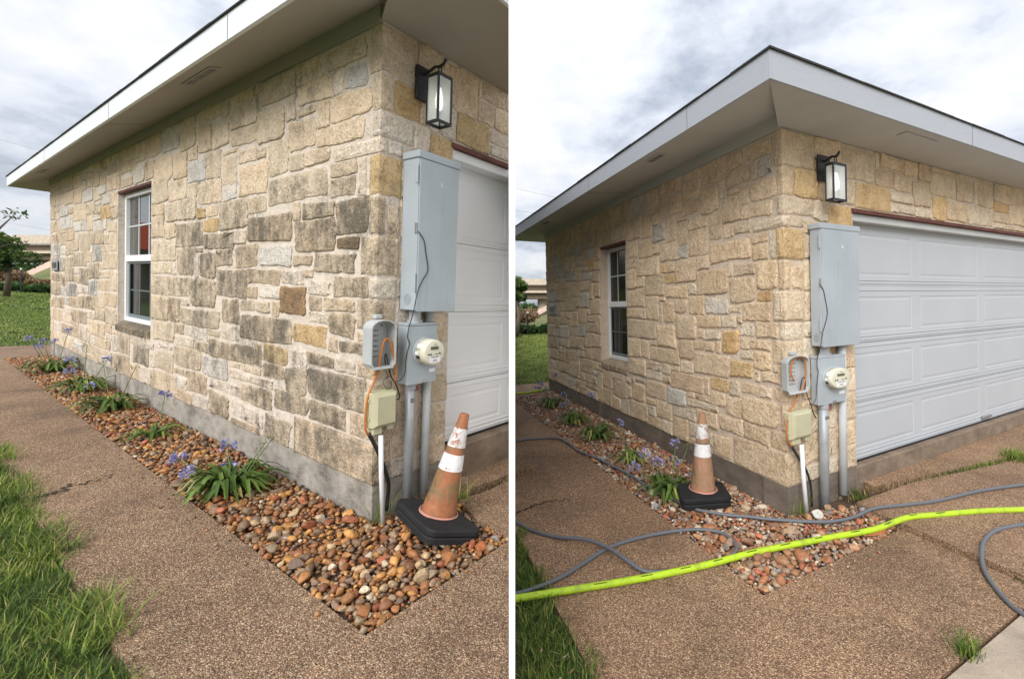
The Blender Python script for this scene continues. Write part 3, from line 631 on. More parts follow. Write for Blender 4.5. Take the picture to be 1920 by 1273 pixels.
    sf.add([(-ov, -oy, fz + 0.001), (W, -oy, fz), (W, 0.02, zfr), (0, 0.02, zfr), (0, 0, zs)], [(0, 1, 2, 3), (0, 3, 4)])
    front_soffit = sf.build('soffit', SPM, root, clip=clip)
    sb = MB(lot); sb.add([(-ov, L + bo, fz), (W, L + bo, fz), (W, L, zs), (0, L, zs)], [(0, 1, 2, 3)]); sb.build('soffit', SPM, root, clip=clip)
    fr = MB(lot); fr.box(-0.022, 0.0, PH - 0.012, 0.0, L, zs + 0.02); fr.build('frieze_board', ZPM, root)
    f1 = MB(lot); f1.box(-ov - 0.02, -oy - 0.02, fz - 0.003, -ov, L + bo, fz + fh); f1.build('fascia', FPM, root)
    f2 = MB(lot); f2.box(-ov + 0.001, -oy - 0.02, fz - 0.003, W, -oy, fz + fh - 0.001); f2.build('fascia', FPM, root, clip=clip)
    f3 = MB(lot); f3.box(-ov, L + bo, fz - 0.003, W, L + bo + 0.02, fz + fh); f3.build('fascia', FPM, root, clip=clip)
    for yy in ((0.9, 3.4, 6.3) if k == 0 else (0.35, 2.1, 3.9)):                # butt joints and nail heads of the fascia boards
        q = MB(lot); q.box(-ov - 0.0215, yy, fz - 0.003, -ov - 0.0195, yy + (0.006 if k == 0 else 0.004), fz + fh - 0.004); q.build('board_joint', M['print_grey'], root)
    if k == 1:
        for xx in (1.9, 4.1):
            q = MB(lot); q.box(xx, -oy - 0.0215, fz - 0.003, xx + 0.005, -oy - 0.0195, fz + fh - 0.004); q.build('board_joint', M['print_grey'], root)
    # roof: hipped, with a ragged shingle edge
    ro = MB(lot); e = 0.012; zt = fz + fh + 0.001; D = min(L, 9) * 0.5; hgt = 0.32 * D
    xa, ya, yb, xb = -ov - 0.02 - e, -oy - 0.02 - e, L + bo + 0.02 + e, W
    mid = (ya + yb) / 2; Dx = (yb - ya) / 2 if k == 1 else D
    ro.add([(xa, ya, zt), (xa, yb, zt), (xb, yb, zt), (xb, ya, zt), (xa + Dx, mid, zt + hgt), (xb, mid, zt + hgt)], [(0, 1, 4), (1, 2, 5, 4), (0, 4, 5, 3)])
    roof = ro.build('roof', M['shingle'], root, clip=clip)
    def edge_run(p, q, name):
        d = np.array(q) - np.array(p); n = max(2, int(np.linalg.norm(d) / (0.45 if k == 0 else 0.30)))
        mb = MB(lot)
        nrm = np.array([-d[1], d[0]]) / np.linalg.norm(d[:2])
        for i in range(n):
            a = np.array(p) + d * i / n; b = np.array(p) + d * (i + 1) / n
            o = r.uniform(-0.002, 0.002); hh = 0.006 + r.choice((0, 0, 0.001, 0.003))
            dx, dyy = (nrm * o)
            mb.box(min(a[0], b[0]) + dx, min(a[1], b[1]) + dyy, zt - 0.002, max(a[0], b[0]) + dx + (0.05 if abs(d[0]) < 1e-6 else 0), max(a[1], b[1]) + dyy + (0.05 if abs(d[1]) < 1e-6 else 0), zt + hh)
        mb.build(name, M['shingle'], roof, clip=clip)
    edge_run((xa, ya), (xa, yb), 'shingle_edge'); edge_run((xa, ya), (xb, ya), 'shingle_edge')
    # vents and board joints in the soffit
    def soff(x, y): t = (x + ov) / ov; return fz + (zs - fz) * max(0, min(1, t))
    def vent(y0, y1, x0, x1):
        v = MB(lambda x, y, z: LP(k, x, y, soff(x, y) - z))
        v.box(x0, y0, 0.001, x1, y1, 0.008, 0.002); b = v.build('vent', SPM, root)
        for i in range(3):
            a = y0 + (y1 - y0) * (0.06 + 0.31 * i); c = a + (y1 - y0) * 0.26
            v = MB(lambda x, y, z: LP(k, x, y, soff(x, y) - z)); v.box(x0 + (x1 - x0) * 0.2, a, 0.0085, x1 - (x1 - x0) * 0.2, c, 0.010)
            v.build('grille', M['print_grey'], b)
    if k == 0: vent(1.47, 1.98, -0.29, -0.22); vent(7.2, 7.6, -0.30, -0.22)
    else: vent(0.86, 1.08, -0.50, -0.40); vent(3.9, 4.2, -0.5, -0.38)
    def joint(p, q):
        v = MB(lambda x, y, z: LP(k, x, y, soff(x, y) - z)); wv = 0.004
        v.box(p[0], p[1] - wv, 0.0005, q[0], p[1] + wv, 0.0025); v.build('board_joint', M['print_grey'], root)
    joint((-ov + 0.005, 3.66 if k == 0 else 2.2), (-0.06, 0))
    if k == 1:
        v = MB(lambda x, y, z: LP(k, x, y, fz + (zfr - fz) * (y + oy) / oy - z)); v.box(1.02, -0.33, 0.001, 1.50, -0.26, 0.008, 0.002); v.build('vent', SPM, root)
    # --- window
    win = empty('window', LP(k, dep, (y0 + y1) / 2, PWZ0)); win.parent = root; win.location = Vector(LP(k, dep, (y0 + y1) / 2, PWZ0)) - Vector(root.location)
    fw = 0.055 if k == 0 else 0.033; fx = dep; zm = PWZ0 + (PWZ1 - PWZ0) * 0.485; ft = 0.02
    def wbox(nm, a, b, c, d, x0, x1, mat):
        q = MB(lot); q.box(x0, a, c, x1, b, d, 0.002); return q.build(nm, mat, win)
    fzh = 0.045
    wbox('frame', y0 + 0.004, y0 + fw, PWZ0, PWZ1 - 0.03, fx - ft, fx + 0.04, M['window_vinyl'])
    wbox('frame', y1 - fw, y1 - 0.004, PWZ0, PWZ1 - 0.03, fx - ft, fx + 0.04, M['window_vinyl'])
    wbox('frame', y0 + fw, y1 - fw, PWZ0, PWZ0 + fzh, fx - ft, fx + 0.04, M['window_vinyl'])
    wbox('frame', y0 + fw, y1 - fw, PWZ1 - 0.03 - fzh, PWZ1 - 0.03, fx - ft, fx + 0.04, M['window_vinyl'])
    wbox('meeting_rail', y0 + fw, y1 - fw, zm - 0.035, zm + 0.035, fx - ft + 0.003, fx + 0.04, M['window_vinyl'])
    g0, g1 = y0 + fw, y1 - fw
    wbox('pane', g0, g1, zm + 0.036, PWZ1 - 0.03 - fzh - 0.001, fx + 0.014, fx + 0.02, M['window_glass'] if k == 0 else M['window_glass_dark'])  # right upper pane: darkened glass stands in for mirrored dark trees
    wbox('pane', g0, g1, PWZ0 + fzh + 0.001, zm - 0.036, fx + 0.024, fx + 0.03, M['window_glass_dark'])
    mw = 0.012 if k == 0 else 0.008
    for t in (1 / 3, 2 / 3):
        yy = g0 + (g1 - g0) * t
        wbox('muntin', yy - mw, yy + mw, zm + 0.036, PWZ1 - 0.03 - fzh, fx + 0.008, fx + 0.0135, M['muntin_white'])
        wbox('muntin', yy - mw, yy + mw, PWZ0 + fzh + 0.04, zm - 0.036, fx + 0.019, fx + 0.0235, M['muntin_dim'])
    zq = (zm + PWZ1 - 0.03) / 2
    wbox('muntin', g0, g1, zq - 0.009, zq + 0.009, fx + 0.006, fx + 0.0075, M['muntin_white'])
    zq = (zm + PWZ0) / 2
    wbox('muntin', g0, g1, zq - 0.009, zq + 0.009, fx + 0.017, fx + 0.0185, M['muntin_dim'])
    sw = 0.03 if k == 0 else 0.018
    for (a, b, c, d) in ((g0, g0 + sw, PWZ0 + fzh, zm - 0.036), (g1 - sw, g1, PWZ0 + fzh, zm - 0.036), (g0 + sw, g1 - sw, PWZ0 + fzh, PWZ0 + fzh + 0.04), (g0 + sw, g1 - sw, zm - 0.06, zm - 0.036)):
        wbox('screen_frame', a, b, c, d, fx + 0.004, fx + 0.016, M['screen_frame'])
    # steel lintel over the window, dark stone sill blocks below
    q = MB(lot); q.box(-0.006, y0 + 0.002, PWZ1 - 0.028, dep + 0.04, y1 - 0.002, PWZ1 - 0.002); q.build('lintel', M['lintel_steel'], win)
    ns = 6
    for i in range(ns):
        a = y0 + (y1 - y0) * i / ns + 0.006; b = y0 + (y1 - y0) * (i + 1) / ns - 0.006
        drop = r.uniform(-0.008, 0.008)
        pts = [(-0.025 + r.uniform(-.004, .004), WB - 0.01 + drop), (-0.028, WB + 0.045 + drop), (-0.012, WB + 0.066 + drop), (dep - 0.005, WB + 0.098), (dep - 0.005, WB - 0.01)]
        V = []
        for yy in (a, a + 0.012, b - 0.012, b):
            ins = 0 if yy in (a + 0.012, b - 0.012) else 0.006
            V += [LP(k, x + ins, yy, z - ins) for x, z in pts]
        Fs = [(0, 1, 2, 3, 4), (19, 18, 17, 16, 15)]
        for s_ in range(3):
            for j_ in range(5): Fs.append((s_ * 5 + j_, s_ * 5 + (j_ + 1) % 5, s_ * 5 + 5 + (j_ + 1) % 5, s_ * 5 + 5 + j_))
        obj('sill_stone', V, Fs, sm, win, color=(0.42, 0.34, 0.24, 0.93 if k == 0 else 0.25), attrs={'rim': [0.8] * 20})
    # --- garage door
    door = empty('garage_door', FP(k, gx, dy, dz)); door.parent = root; door.location = Vector(FP(k, gx, dy, dz)) - Vector(root.location)
    zj = [dz, 0.66, 1.155, 1.63, PGZ - 0.055]
    pitch, pw, x_first = 1.37 * XS, 1.225 * XS, 0.71 * XS
    for si in range(4):
        z0, z1 = zj[si] + 0.003, zj[si + 1] - 0.003
        mb = MB(fro); a0, a1 = gx - 0.1, W
        f0 = dy
        mb.box(a0, f0 + 0.026, z0, a1, f0 + 0.04, z1)
        mb.add([(a0, f0, z0), (a1, f0, z0), (a1, f0 + 0.026, z0), (a0, f0 + 0.026, z0), (a0, f0, z1), (a1, f0, z1), (a1, f0 + 0.026, z1), (a0, f0 + 0.026, z1)], [(0, 1, 2, 3), (4, 5, 6, 7)])
        cols = []; x = x_first
        while x < W - 0.3: cols.append((x, min(x + pw, W - 0.05))); x += pitch
        pz0, pz1 = z0 + 0.085, z1 - 0.085
        # plain field round the panels
        xs = [a0]
        for c in cols: xs += [max(c[0], a0), c[1]]
        xs.append(a1)
        for i in range(0, len(xs), 2):
            if xs[i + 1] > xs[i] + 1e-4: mb.add([(xs[i], f0, z0), (xs[i + 1], f0, z0), (xs[i + 1], f0, z1), (xs[i], f0, z1)], [(0, 1, 2, 3)])
        for (ca, cb) in cols:
            ca = max(ca, a0)
            mb.add([(ca, f0, z0), (cb, f0, z0), (cb, f0, pz0), (ca, f0, pz0), (ca, f0, pz1), (cb, f0, pz1), (cb, f0, z1), (ca, f0, z1)], [(0, 1, 2, 3), (4, 5, 6, 7)])
            rings = [(0, 0.0), (0.007, 0.0032), (0.020, 0.0032), (0.034, 0.0004)]
            V = []
            for ins, dd in rings:
                ix = ins * (XS if k == 0 else 1.0)
                V += [(ca + ix, f0 + dd * (1.2 if k == 0 else 0.9), pz0 + ins), (cb - ix, f0 + dd * (1.2 if k == 0 else 0.9), pz0 + ins), (cb - ix, f0 + dd * (1.2 if k == 0 else 0.9), pz1 - ins), (ca + ix, f0 + dd * (1.2 if k == 0 else 0.9), pz1 - ins)]
            Fs = [(12, 13, 14, 15)]
            for a in range(3):
                for j_ in range(4): Fs.append((a * 4 + j_, a * 4 + (j_ + 1) % 4, a * 4 + 4 + (j_ + 1) % 4, a * 4 + 4 + j_))
            mb.add(V, Fs)
        for zz in (z0 + 0.022, z0 + 0.05, z1 - 0.03):          # pressed ribs along the joints
            mb.box(a0, f0 - 0.005, zz - 0.006, a1, f0 + 0.002, zz + 0.006, 0.002)
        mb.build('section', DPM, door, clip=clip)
    bs = MB(fro); bs.box(gx + 0.003, dy - 0.012, dz - 0.012, W, dy + 0.03, dz + 0.004); bs.build('bottom_seal', M['black_cable'], door, clip=clip)
    if k == 1:
        hd = MB(fro); hd.box(3.32, dy - 0.03, dz + 0.03, 3.52, dy - 0.002, dz + 0.06, 0.004); hd.build('handle', M['steel'], door)
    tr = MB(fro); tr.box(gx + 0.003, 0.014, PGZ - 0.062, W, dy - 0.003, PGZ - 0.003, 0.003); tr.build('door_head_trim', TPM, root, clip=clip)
    st = MB(fro); st.box(gx - 0.02, -0.016, PGZ - 0.001, W, 0.03, PGZ + 0.028); st.build('steel_lintel', M['lintel_steel'], root, clip=clip)
    # --- house number plaque on the far end of the side wall
    yp, zp = (8.25, 1.445) if k == 0 else (4.985, 1.452); hw, hh = (0.19, 0.075) if k == 0 else (0.12, 0.07)
    q = MB(lot); q.box(-0.036, yp - hw, zp - hh, -0.026, yp + hw, zp + hh, 0.002); pq = q.build('number_plaque', M['conduit_metal'], root)
    digits(k, pq, '108', yp, zp, hw * 2, hh * 1.2)

def digits(k, parent, txt, yp, zp, w, h):
    cu = bpy.data.curves.new('digits', 'FONT'); cu.body = txt; cu.size = 1.0; cu.align_x = 'CENTER'; cu.align_y = 'CENTER'; cu.extrude = 0.0; cu.offset = 0.02
    to = bpy.data.objects.new('digits', cu); COL.objects.link(to)
    dg = bpy.context.evaluated_depsgraph_get(); me = to.evaluated_get(dg).to_mesh()
    V = [v.co.copy() for v in me.vertices]; Fs = [tuple(p.vertices) for p in me.polygons]
    bpy.data.objects.remove(to)
    if not V: return
    x0, x1 = min(v.x for v in V), max(v.x for v in V); a0, a1 = min(v.y for v in V), max(v.y for v in V)
    W = [LP(k, -0.0385, yp - ((v.x - x0) / (x1 - x0) - 0.5) * w * 0.86, zp + ((v.y - a0) / (a1 - a0) - 0.5) * h) for v in V]
    obj('digits', W, Fs, M['print_dark'], parent)

for k in (0, 1): build_house(k)

# ------------------------------------------------------------------ added white divider between the two views: a thin panel seen edge-on
dirv = np.array([(960 - PPX) / FOC, 1.0]); dirv = dirv / np.linalg.norm(dirv); nv = np.array([dirv[1], -dirv[0]])
d0 = 1.34 / dirv[1]; half = 0.5 * 11.5 / FOC * 1.34
def pan(s, o, z): return np.array([dirv[0] * s + nv[0] * o, dirv[1] * s + nv[1] * o, z])
pm = MB(pan); pm.box(d0, -half, -0.4, 3.6, half, CAM_H + 0.99)
tag(pm.build('divider_panel', M['vinyl_white']), 'added tall thin white partition panel standing edge-on between the two house corners', 'divider')

# ------------------------------------------------------------------ ground
gm = MB(ident); gm.add([(-500, -60, -1.4), (500, -60, -1.4), (500, 900, -1.4), (-500, 900, -1.4)], [(0, 1, 2, 3)])
tag(gm.build('ground', M['field']), 'flat field reaching to the horizon', kind='structure')
def sheet(name, k, pts, z, mat, label, thick=0.0, kind='structure', sub=None):
    mb = MB(lambda x, y, zz: LP(k, x, y, zz))
    if thick: mb.prism(pts, z - thick, z)
    else: mb.add([(x, y, z) for x, y in pts], [tuple(range(len(pts)))])
    return tag(mb.build(name, M[mat], clip=k), label, kind=kind)
GEO = [dict(pl=-1.045, pr=-0.500, pf=-0.735, pb=-1.76, yb=8.55, yl=10.25, dx=0.315, far=46.0, ag='aggregate_grey', wl='left'),
       dict(pl=-1.86, pr=-0.835, pf=-0.50, pb=-1.19, yb=5.0, yl=6.0, dx=0.53, far=22.5, ag='aggregate_warm', wl='right')]
LAWN = []
for k in (0, 1):
    g = GEO[k]; wl_ = ('weathered', 'clean')[k]
    LAWN.append(sheet('lawn', k, [(-70, -6), (70, -6), (70, g['far']), (-70, g['far'])], -0.03, 'lawn_soil', f'lawn ground around the {wl_} stone house'))
    lb = f'pebbled aggregate concrete path beside the {wl_} stone house'
    j = 0.004
    yj = 5.44 if k == 0 else 3.3
    sheet('path', k, [(g['pl'], g['pb'] + j), (g['dx'] - 0.012, g['pb'] + j), (g['dx'] - 0.012, g['pf']), (g['pr'], g['pf']), (g['pr'], yj - j), (g['pl'], yj - j)], 0.0, g['ag'], lb, 0.12)
    sheet('path', k, [(g['pl'], yj + j), (g['pr'], yj + j), (g['pr'], g['yb'] - j), (g['pl'], g['yb'] - j)], 0.0, g['ag'], lb, 0.12)
    sheet('path', k, [(g['pl'] - 4, g['yb'] + j), (6, g['yb'] + j), (6, g['yl']), (g['pl'] - 4, g['yl'])], 0.001, g['ag'], lb, 0.12)
    # driveway slabs, a little proud of the path
    top = 0.022 if k == 0 else 0.034
    if k == 0:
        sheet('driveway', k, [(g['dx'], g['pb']), (9, g['pb']), (9, -0.40), (0.62, -0.27), (0.44, -0.22), (g['dx'] + 0.01, -0.50)], top, g['ag'], 'aggregate driveway slab beside the weathered house corner', 0.15)
        sheet('driveway', k, [(0.60, -0.16), (0.80, -0.20), (9, -0.30), (9, 0.010), (0.62, 0.010)], top + 0.002, g['ag'], 'narrow aggregate apron under the weathered garage door', 0.15)
    else:
        sheet('driveway', k, [(g['dx'], g['pb'] - 0.02), (9, g['pb'] - 0.02), (9, -0.66), (2.9, -0.43), (1.30, -0.19), (0.56, -0.17), (0.535, -0.33)], top, g['ag'], 'aggregate driveway slab in front of the clean garage door', 0.15)
        sheet('driveway', k, [(0.95, -0.065), (1.30, -0.135), (2.9, -0.36), (9, -0.58), (9, 0.010), (0.97, 0.010)], top + 0.002, g['ag'], 'narrow aggregate apron under the clean garage door', 0.15)
        sheet('driveway', k, [(-5, -7), (0.485, -7), (0.485, g['pb'] - 0.012), (-5, g['pb'] - 0.012)], 0.003, 'smooth_concrete', 'smooth beige concrete slab at the lower right', 0.15)
        sheet('driveway', k, [(0.50, -7), (9, -7), (9, g['pb'] - 0.035), (0.50, g['pb'] - 0.035)], 0.003, 'smooth_concrete', 'smooth beige concrete slab beside the driveway', 0.15)
    # dirt under everything between slabs
    sheet('soil', k, [(g['pl'] + 0.05, g['pb'] + 0.05), (9, g['pb'] + 0.05), (9, 0.0), (0, 0), (0, g['yb']), (g['pl'] + 0.05, g['yb'])], -0.026, 'bed_soil', f'dark soil under the slabs by the {wl_} house')
def crack(k, pts, w, label):
    P = smooth_path([(x, y, 0) for x, y in pts], 7); V, Fs = [], []
    r = random.Random(len(pts) + k)
    for i, p in enumerate(P):
        d = P[min(i + 1, len(P) - 1)] - P[max(i - 1, 0)]; n = np.array([-d[1], d[0], 0]); n /= np.linalg.norm(n) + 1e-9
        ww = w * (0.4 + r.random()) * (1 - 0.8 * i / len(P)); q = p + n * r.uniform(-1, 1) * w * 2
        V += [LP(k, *(q + n * ww + np.array([0, 0, 0.0035]))), LP(k, *(q - n * ww + np.array([0, 0, 0.0035])))]
    for i in range(len(P) - 1): Fs.append((2 * i, 2 * i + 1, 2 * i + 3, 2 * i + 2))
    tag(obj('crack', V, Fs, M['dirt_line'], clip=k), label, kind='structure')
crack(0, [(-1.04, 1.69), (-0.96, 1.73), (-0.90, 1.75), (-0.84, 1.80), (-0.74, 1.81), (-0.66, 1.86)], 0.022, 'dark crack across the path near the lawn')
crack(1, [(-1.83, 0.98), (-1.7, 1.03), (-1.594, 1.062), (-1.45, 1.04), (-1.34, 1.024)], 0.013, 'dark crack across the path behind the grey hose')

# ------------------------------------------------------------------ river-rock beds
def ico(sub):
    bm = bmesh.new(); bmesh.ops.create_icosphere(bm, subdivisions=sub, radius=1.0)
    V = np.array([v.co[:] for v in bm.verts]); F_ = [tuple(v.index for v in f.verts) for f in bm.faces]; bm.free(); return V, F_
ICV, ICF = ico(2)
ICV1, ICF1 = ico(1)
def pebble_shape(r, V0, ang=0.0):
    V = V0.copy()
    ax = np.array([r.uniform(0.8, 1.35), r.uniform(0.7, 1.0), r.uniform(0.5, 0.8)])
    for _ in range(8 if ang == 0 else 10):                          # knock flats onto it
        n = np.array([r.gauss(0, 1) for _ in range(3)]); n /= np.linalg.norm(n); c = r.uniform(0.40, 0.82) - ang * 0.10
        d = V @ n; over = np.maximum(d - c, 0); V -= np.outer(over * (0.92 + ang * 0.08), n)
    f = np.array([r.uniform(-1, 1) for _ in range(3)]); V *= (1 + 0.07 * np.sin(3.1 * (V @ f) + r.uniform(0, 6)))[:, None]
    return V * ax
PEB_COL = [((0.30, 0.125, 0.045), 16), ((0.36, 0.17, 0.06), 16), ((0.22, 0.085, 0.035), 10), ((0.20, 0.12, 0.07), 14), ((0.30, 0.21, 0.13), 12), ((0.46, 0.33, 0.19), 7), ((0.55, 0.46, 0.34), 2), ((0.19, 0.125, 0.085), 6), ((0.34, 0.11, 0.05), 4), ((0.21, 0.18, 0.16), 1), ((0.50, 0.25, 0.075), 11)]
PEB_COL_R = [((0.32, 0.135, 0.06), 18), ((0.38, 0.20, 0.10), 14), ((0.26, 0.13, 0.075), 14), ((0.31, 0.21, 0.14), 16), ((0.44, 0.33, 0.22), 12), ((0.56, 0.46, 0.36), 7), ((0.62, 0.56, 0.47), 4), ((0.22, 0.18, 0.155), 6), ((0.42, 0.13, 0.065), 5), ((0.25, 0.25, 0.26), 4)]
def inpoly(x, y, P):
    c = False; n = len(P)
    for i in range(n):
        (x0, y0), (x1, y1) = P[i], P[(i + 1) % n]
        if (y0 > y) != (y1 > y) and x < (x1 - x0) * (y - y0) / (y1 - y0) + x0: c = not c
    return c
def project(p):
    X = p - np.array([0, 0, CAM_H]); return PPX + FOC * X[0] / X[1], PPY - FOC * X[2] / X[1], X[1]
def rock_bed(k):
    g = GEO[k]; r = random.Random(40 + k); U = up(k)
    e = 0.008
    if k == 0: poly = [(g['pr'] + e, g['pf'] + e), (0.31, g['pf'] + e), (0.335, -0.52), (0.45, -0.20), (0.34, -0.05), (0.0, -0.02), (-0.02, 8.5), (g['pr'] + e, 8.5)]
    else: poly = [(g['pr'] + e, g['pf'] + e), (0.50, g['pf'] + e), (0.53, -0.33), (0.545, -0.16), (0.0, -0.02), (-0.02, 4.95), (g['pr'] + e, 4.95)]
    mb = MB(lambda x, y, z: LP(k, x, y, z)); mb.add([(x, y, -0.022) for x, y in poly], [tuple(range(len(poly)))])
    bed = tag(mb.build('rock_bed', M['bed_soil'], clip=None, base=LP(k, g['pr'], 0, 0)), 'strip of brown river rock along the weathered house wall' if k == 0 else 'strip of pale river rock along the clean house wall', kind='structure')
    x0, x1 = min(p[0] for p in poly), max(p[0] for p in poly); y0, y1 = min(p[1] for p in poly), max(p[1] for p in poly)
    peb = []; grid = {}
    cs = 0.06
    def ok(x, y, rad, lay):
        cx_, cy_ = int(x / cs), int(y / cs)
        for i in (-1, 0, 1):
            for j in (-1, 0, 1):
                for (a, b, q) in grid.get((cx_ + i, cy_ + j, lay), ()):
                    if (a - x) ** 2 + (b - y) ** 2 < ((q + rad) * 0.70) ** 2: return False
        return True
    area = (x1 - x0) * (y1 - y0)
    for lay, tries in ((0, int(area * 6500)), (1, int(area * 6000))):
        for _ in range(tries):
            x, y = r.uniform(x0, x1), r.uniform(y0, y1)
            rad = min(0.044, max(0.010, r.lognormvariate(math.log(0.0200 if lay == 0 else 0.0195), 0.36)))
            if not inpoly(x, y, poly) or not ok(x, y, rad, lay): continue
            if x + rad * 0.75 > -0.002 and y > 0 : continue
            if x - rad * 0.55 < g['pr'] or y - rad * 0.55 < g['pf']: continue
            grid.setdefault((int(x / cs), int(y / cs), lay), []).append((x, y, rad))
            peb.append((x, y, rad, lay))
    cols = PEB_COL if k == 0 else PEB_COL_R
    pc = [c for c, w in cols for _ in range(w)]
    shapes = [pebble_shape(r, ICV) for _ in range(14)]; shapes1 = [pebble_shape(r, ICV1) for _ in range(14)]
    meshes = []
    for si_, s_ in enumerate(shapes):
        me = mesh_from('stone', s_, ICF, M['pebble'], si_ % 5 > 1); meshes.append(me)
    items = []
    for (x, y, rad, lay) in peb:
        z = (-0.020 + rad * 0.45) if lay == 0 else (-0.008 + rad * 0.55)
        z = min(z, 0.012)
        p = LP(k, x, y, z); px, py, dp = project(p); vis = (0 < px < 1920 and 0 < py < 1273)
        items.append((p, rad, lay, (rad * 830 / dp) * (1.5 if lay else 1.0) if vis else 0))
    for _ in range(26):                                              # strays kicked onto the path
        t_ = abs(r.gauss(0, 0.05)) + 0.015; rad = r.uniform(0.006, 0.014)
        if r.random() < 0.6: x, y = g['pr'] - t_, r.uniform(g['pf'], 2.5)
        else: x, y = r.uniform(g['pr'], 0.25), g['pf'] - t_
        p = LP(k, x, y, rad * 0.5); px, py, dp = project(p); items.append((p, rad, 1, 0))
    special = []
    order = sorted(range(len(items)), key=lambda i: -items[i][3])
    Rl = Matrix(LOT[k]['R'].tolist()).to_4x4()
    V, Fs, C = [], [], []
    for rank, i in enumerate(order):
        p, rad, lay, sz = items[i]
        rot = Matrix.Rotation(r.uniform(0, 6.28), 4, 'Z') @ Matrix.Rotation(r.uniform(-0.5, 0.5), 4, 'X') @ Matrix.Rotation(r.uniform(-0.5, 0.5), 4, 'Y')
        c = r.choice(pc); v = r.uniform(0.75, 1.25); c = (c[0] * v, c[1] * v, c[2] * v, 1)
        if rank < 292:
            o = bpy.data.objects.new('stone', r.choice(meshes)); COL.objects.link(o); o.parent = bed
            o.location = Vector(p) - Vector(bed.location); o.rotation_euler = rot.to_euler(); s_ = rad * 1.12; o.scale = (s_, s_, s_ * r.uniform(0.85, 1.1)); o.color = c
        else:
            R3 = np.array(rot.to_3x3()); s_ = r.choice(shapes1); W = (s_ * rad * 1.12) @ R3.T + p
            o0 = len(V); V += W.tolist(); Fs += [tuple(q + o0 for q in f) for f in ICF1]; C += [c] * len(W)
    V = np.array(V); base = LP(k, g['pr'], 0, 0)
    me = mesh_from('small_stones', V - base, Fs, M['pebble_mass'], True)
    at = me.attributes.new('pcol', 'FLOAT_COLOR', 'POINT'); at.data.foreach_set('color', np.array(C, float).ravel())
    o = bpy.data.objects.new('small_stones', me); COL.objects.link(o); o.parent = bed; o.location = Vector(base) - Vector(bed.location); o['kind'] = 'stuff'
    return bed, pc
def big_rock(k, bed, x, y, z, size, col, seed, squash=(1, 1, 1)):
    r = random.Random(seed); s_ = pebble_shape(r, ICV, 0.8) * np.array(squash) * size
    V = [LP(k, x, y, z) + LOT[k]['R'] @ v for v in s_]
    obj('stone', V, ICF, M['pebble'], bed, smooth=False, color=(*col, 1))
BED = []
for k in (0, 1):
    bed, pc = rock_bed(k); BED.append(bed)
big_rock(0, BED[0], 0.075, -0.50, 0.01, 0.052, (0.60, 0.55, 0.46), 3, (1, 0.8, 0.9))
big_rock(0, BED[0], 0.195, -0.665, 0.0, 0.046, (0.40, 0.13, 0.045), 5, (1.15, 0.9, 0.7))
big_rock(0, BED[0], -0.06, -0.06, 0.0, 0.040, (0.55, 0.38, 0.20), 8)
big_rock(0, BED[0], -0.16, 0.55, 0.0, 0.042, (0.35, 0.16, 0.08), 9)
big_rock(0, BED[0], 0.29, -0.66, 0.0, 0.034, (0.34, 0.36, 0.37), 10)
r = random.Random(77)
for k_, (x_, y_) in ((0, (-0.485, -0.705)), (0, (-0.470, -0.66)), (0, (-0.44, -0.70)), (0, (-0.478, -0.60)), (0, (-0.40, -0.712)), (0, (-0.43, -0.645)), (0, (-0.455, -0.69)), (1, (-0.80, -0.47)), (1, (-0.75, -0.478)), (1, (-0.815, -0.42)), (1, (-0.77, -0.43))):
    big_rock(k_, BED[k_], x_, y_, 0.0, r.uniform(0.016, 0.024), r.choice(((0.46, 0.28, 0.10), (0.34, 0.16, 0.07), (0.28, 0.20, 0.13), (0.50, 0.40, 0.27), (0.30, 0.13, 0.06))), r.randint(0, 999))
big_rock(1, BED[1], 0.14, -0.13, 0.03, 0.062, (0.50, 0.49, 0.44), 4, (0.9, 0.9, 0.85))
big_rock(1, BED[1], 0.30, -0.44, 0.01, 0.062, (0.40, 0.13, 0.05), 6, (1.3, 0.9, 0.6))
big_rock(1, BED[1], -0.235, 0.40, 0.03, 0.055, (0.50, 0.27, 0.15), 7)
big_rock(1, BED[1], -0.20, -0.16, 0.01, 0.05, (0.42, 0.28, 0.17), 12)
big_rock(1, BED[1], 0.32, -0.10, 0.01, 0.05, (0.33, 0.20, 0.11), 13)

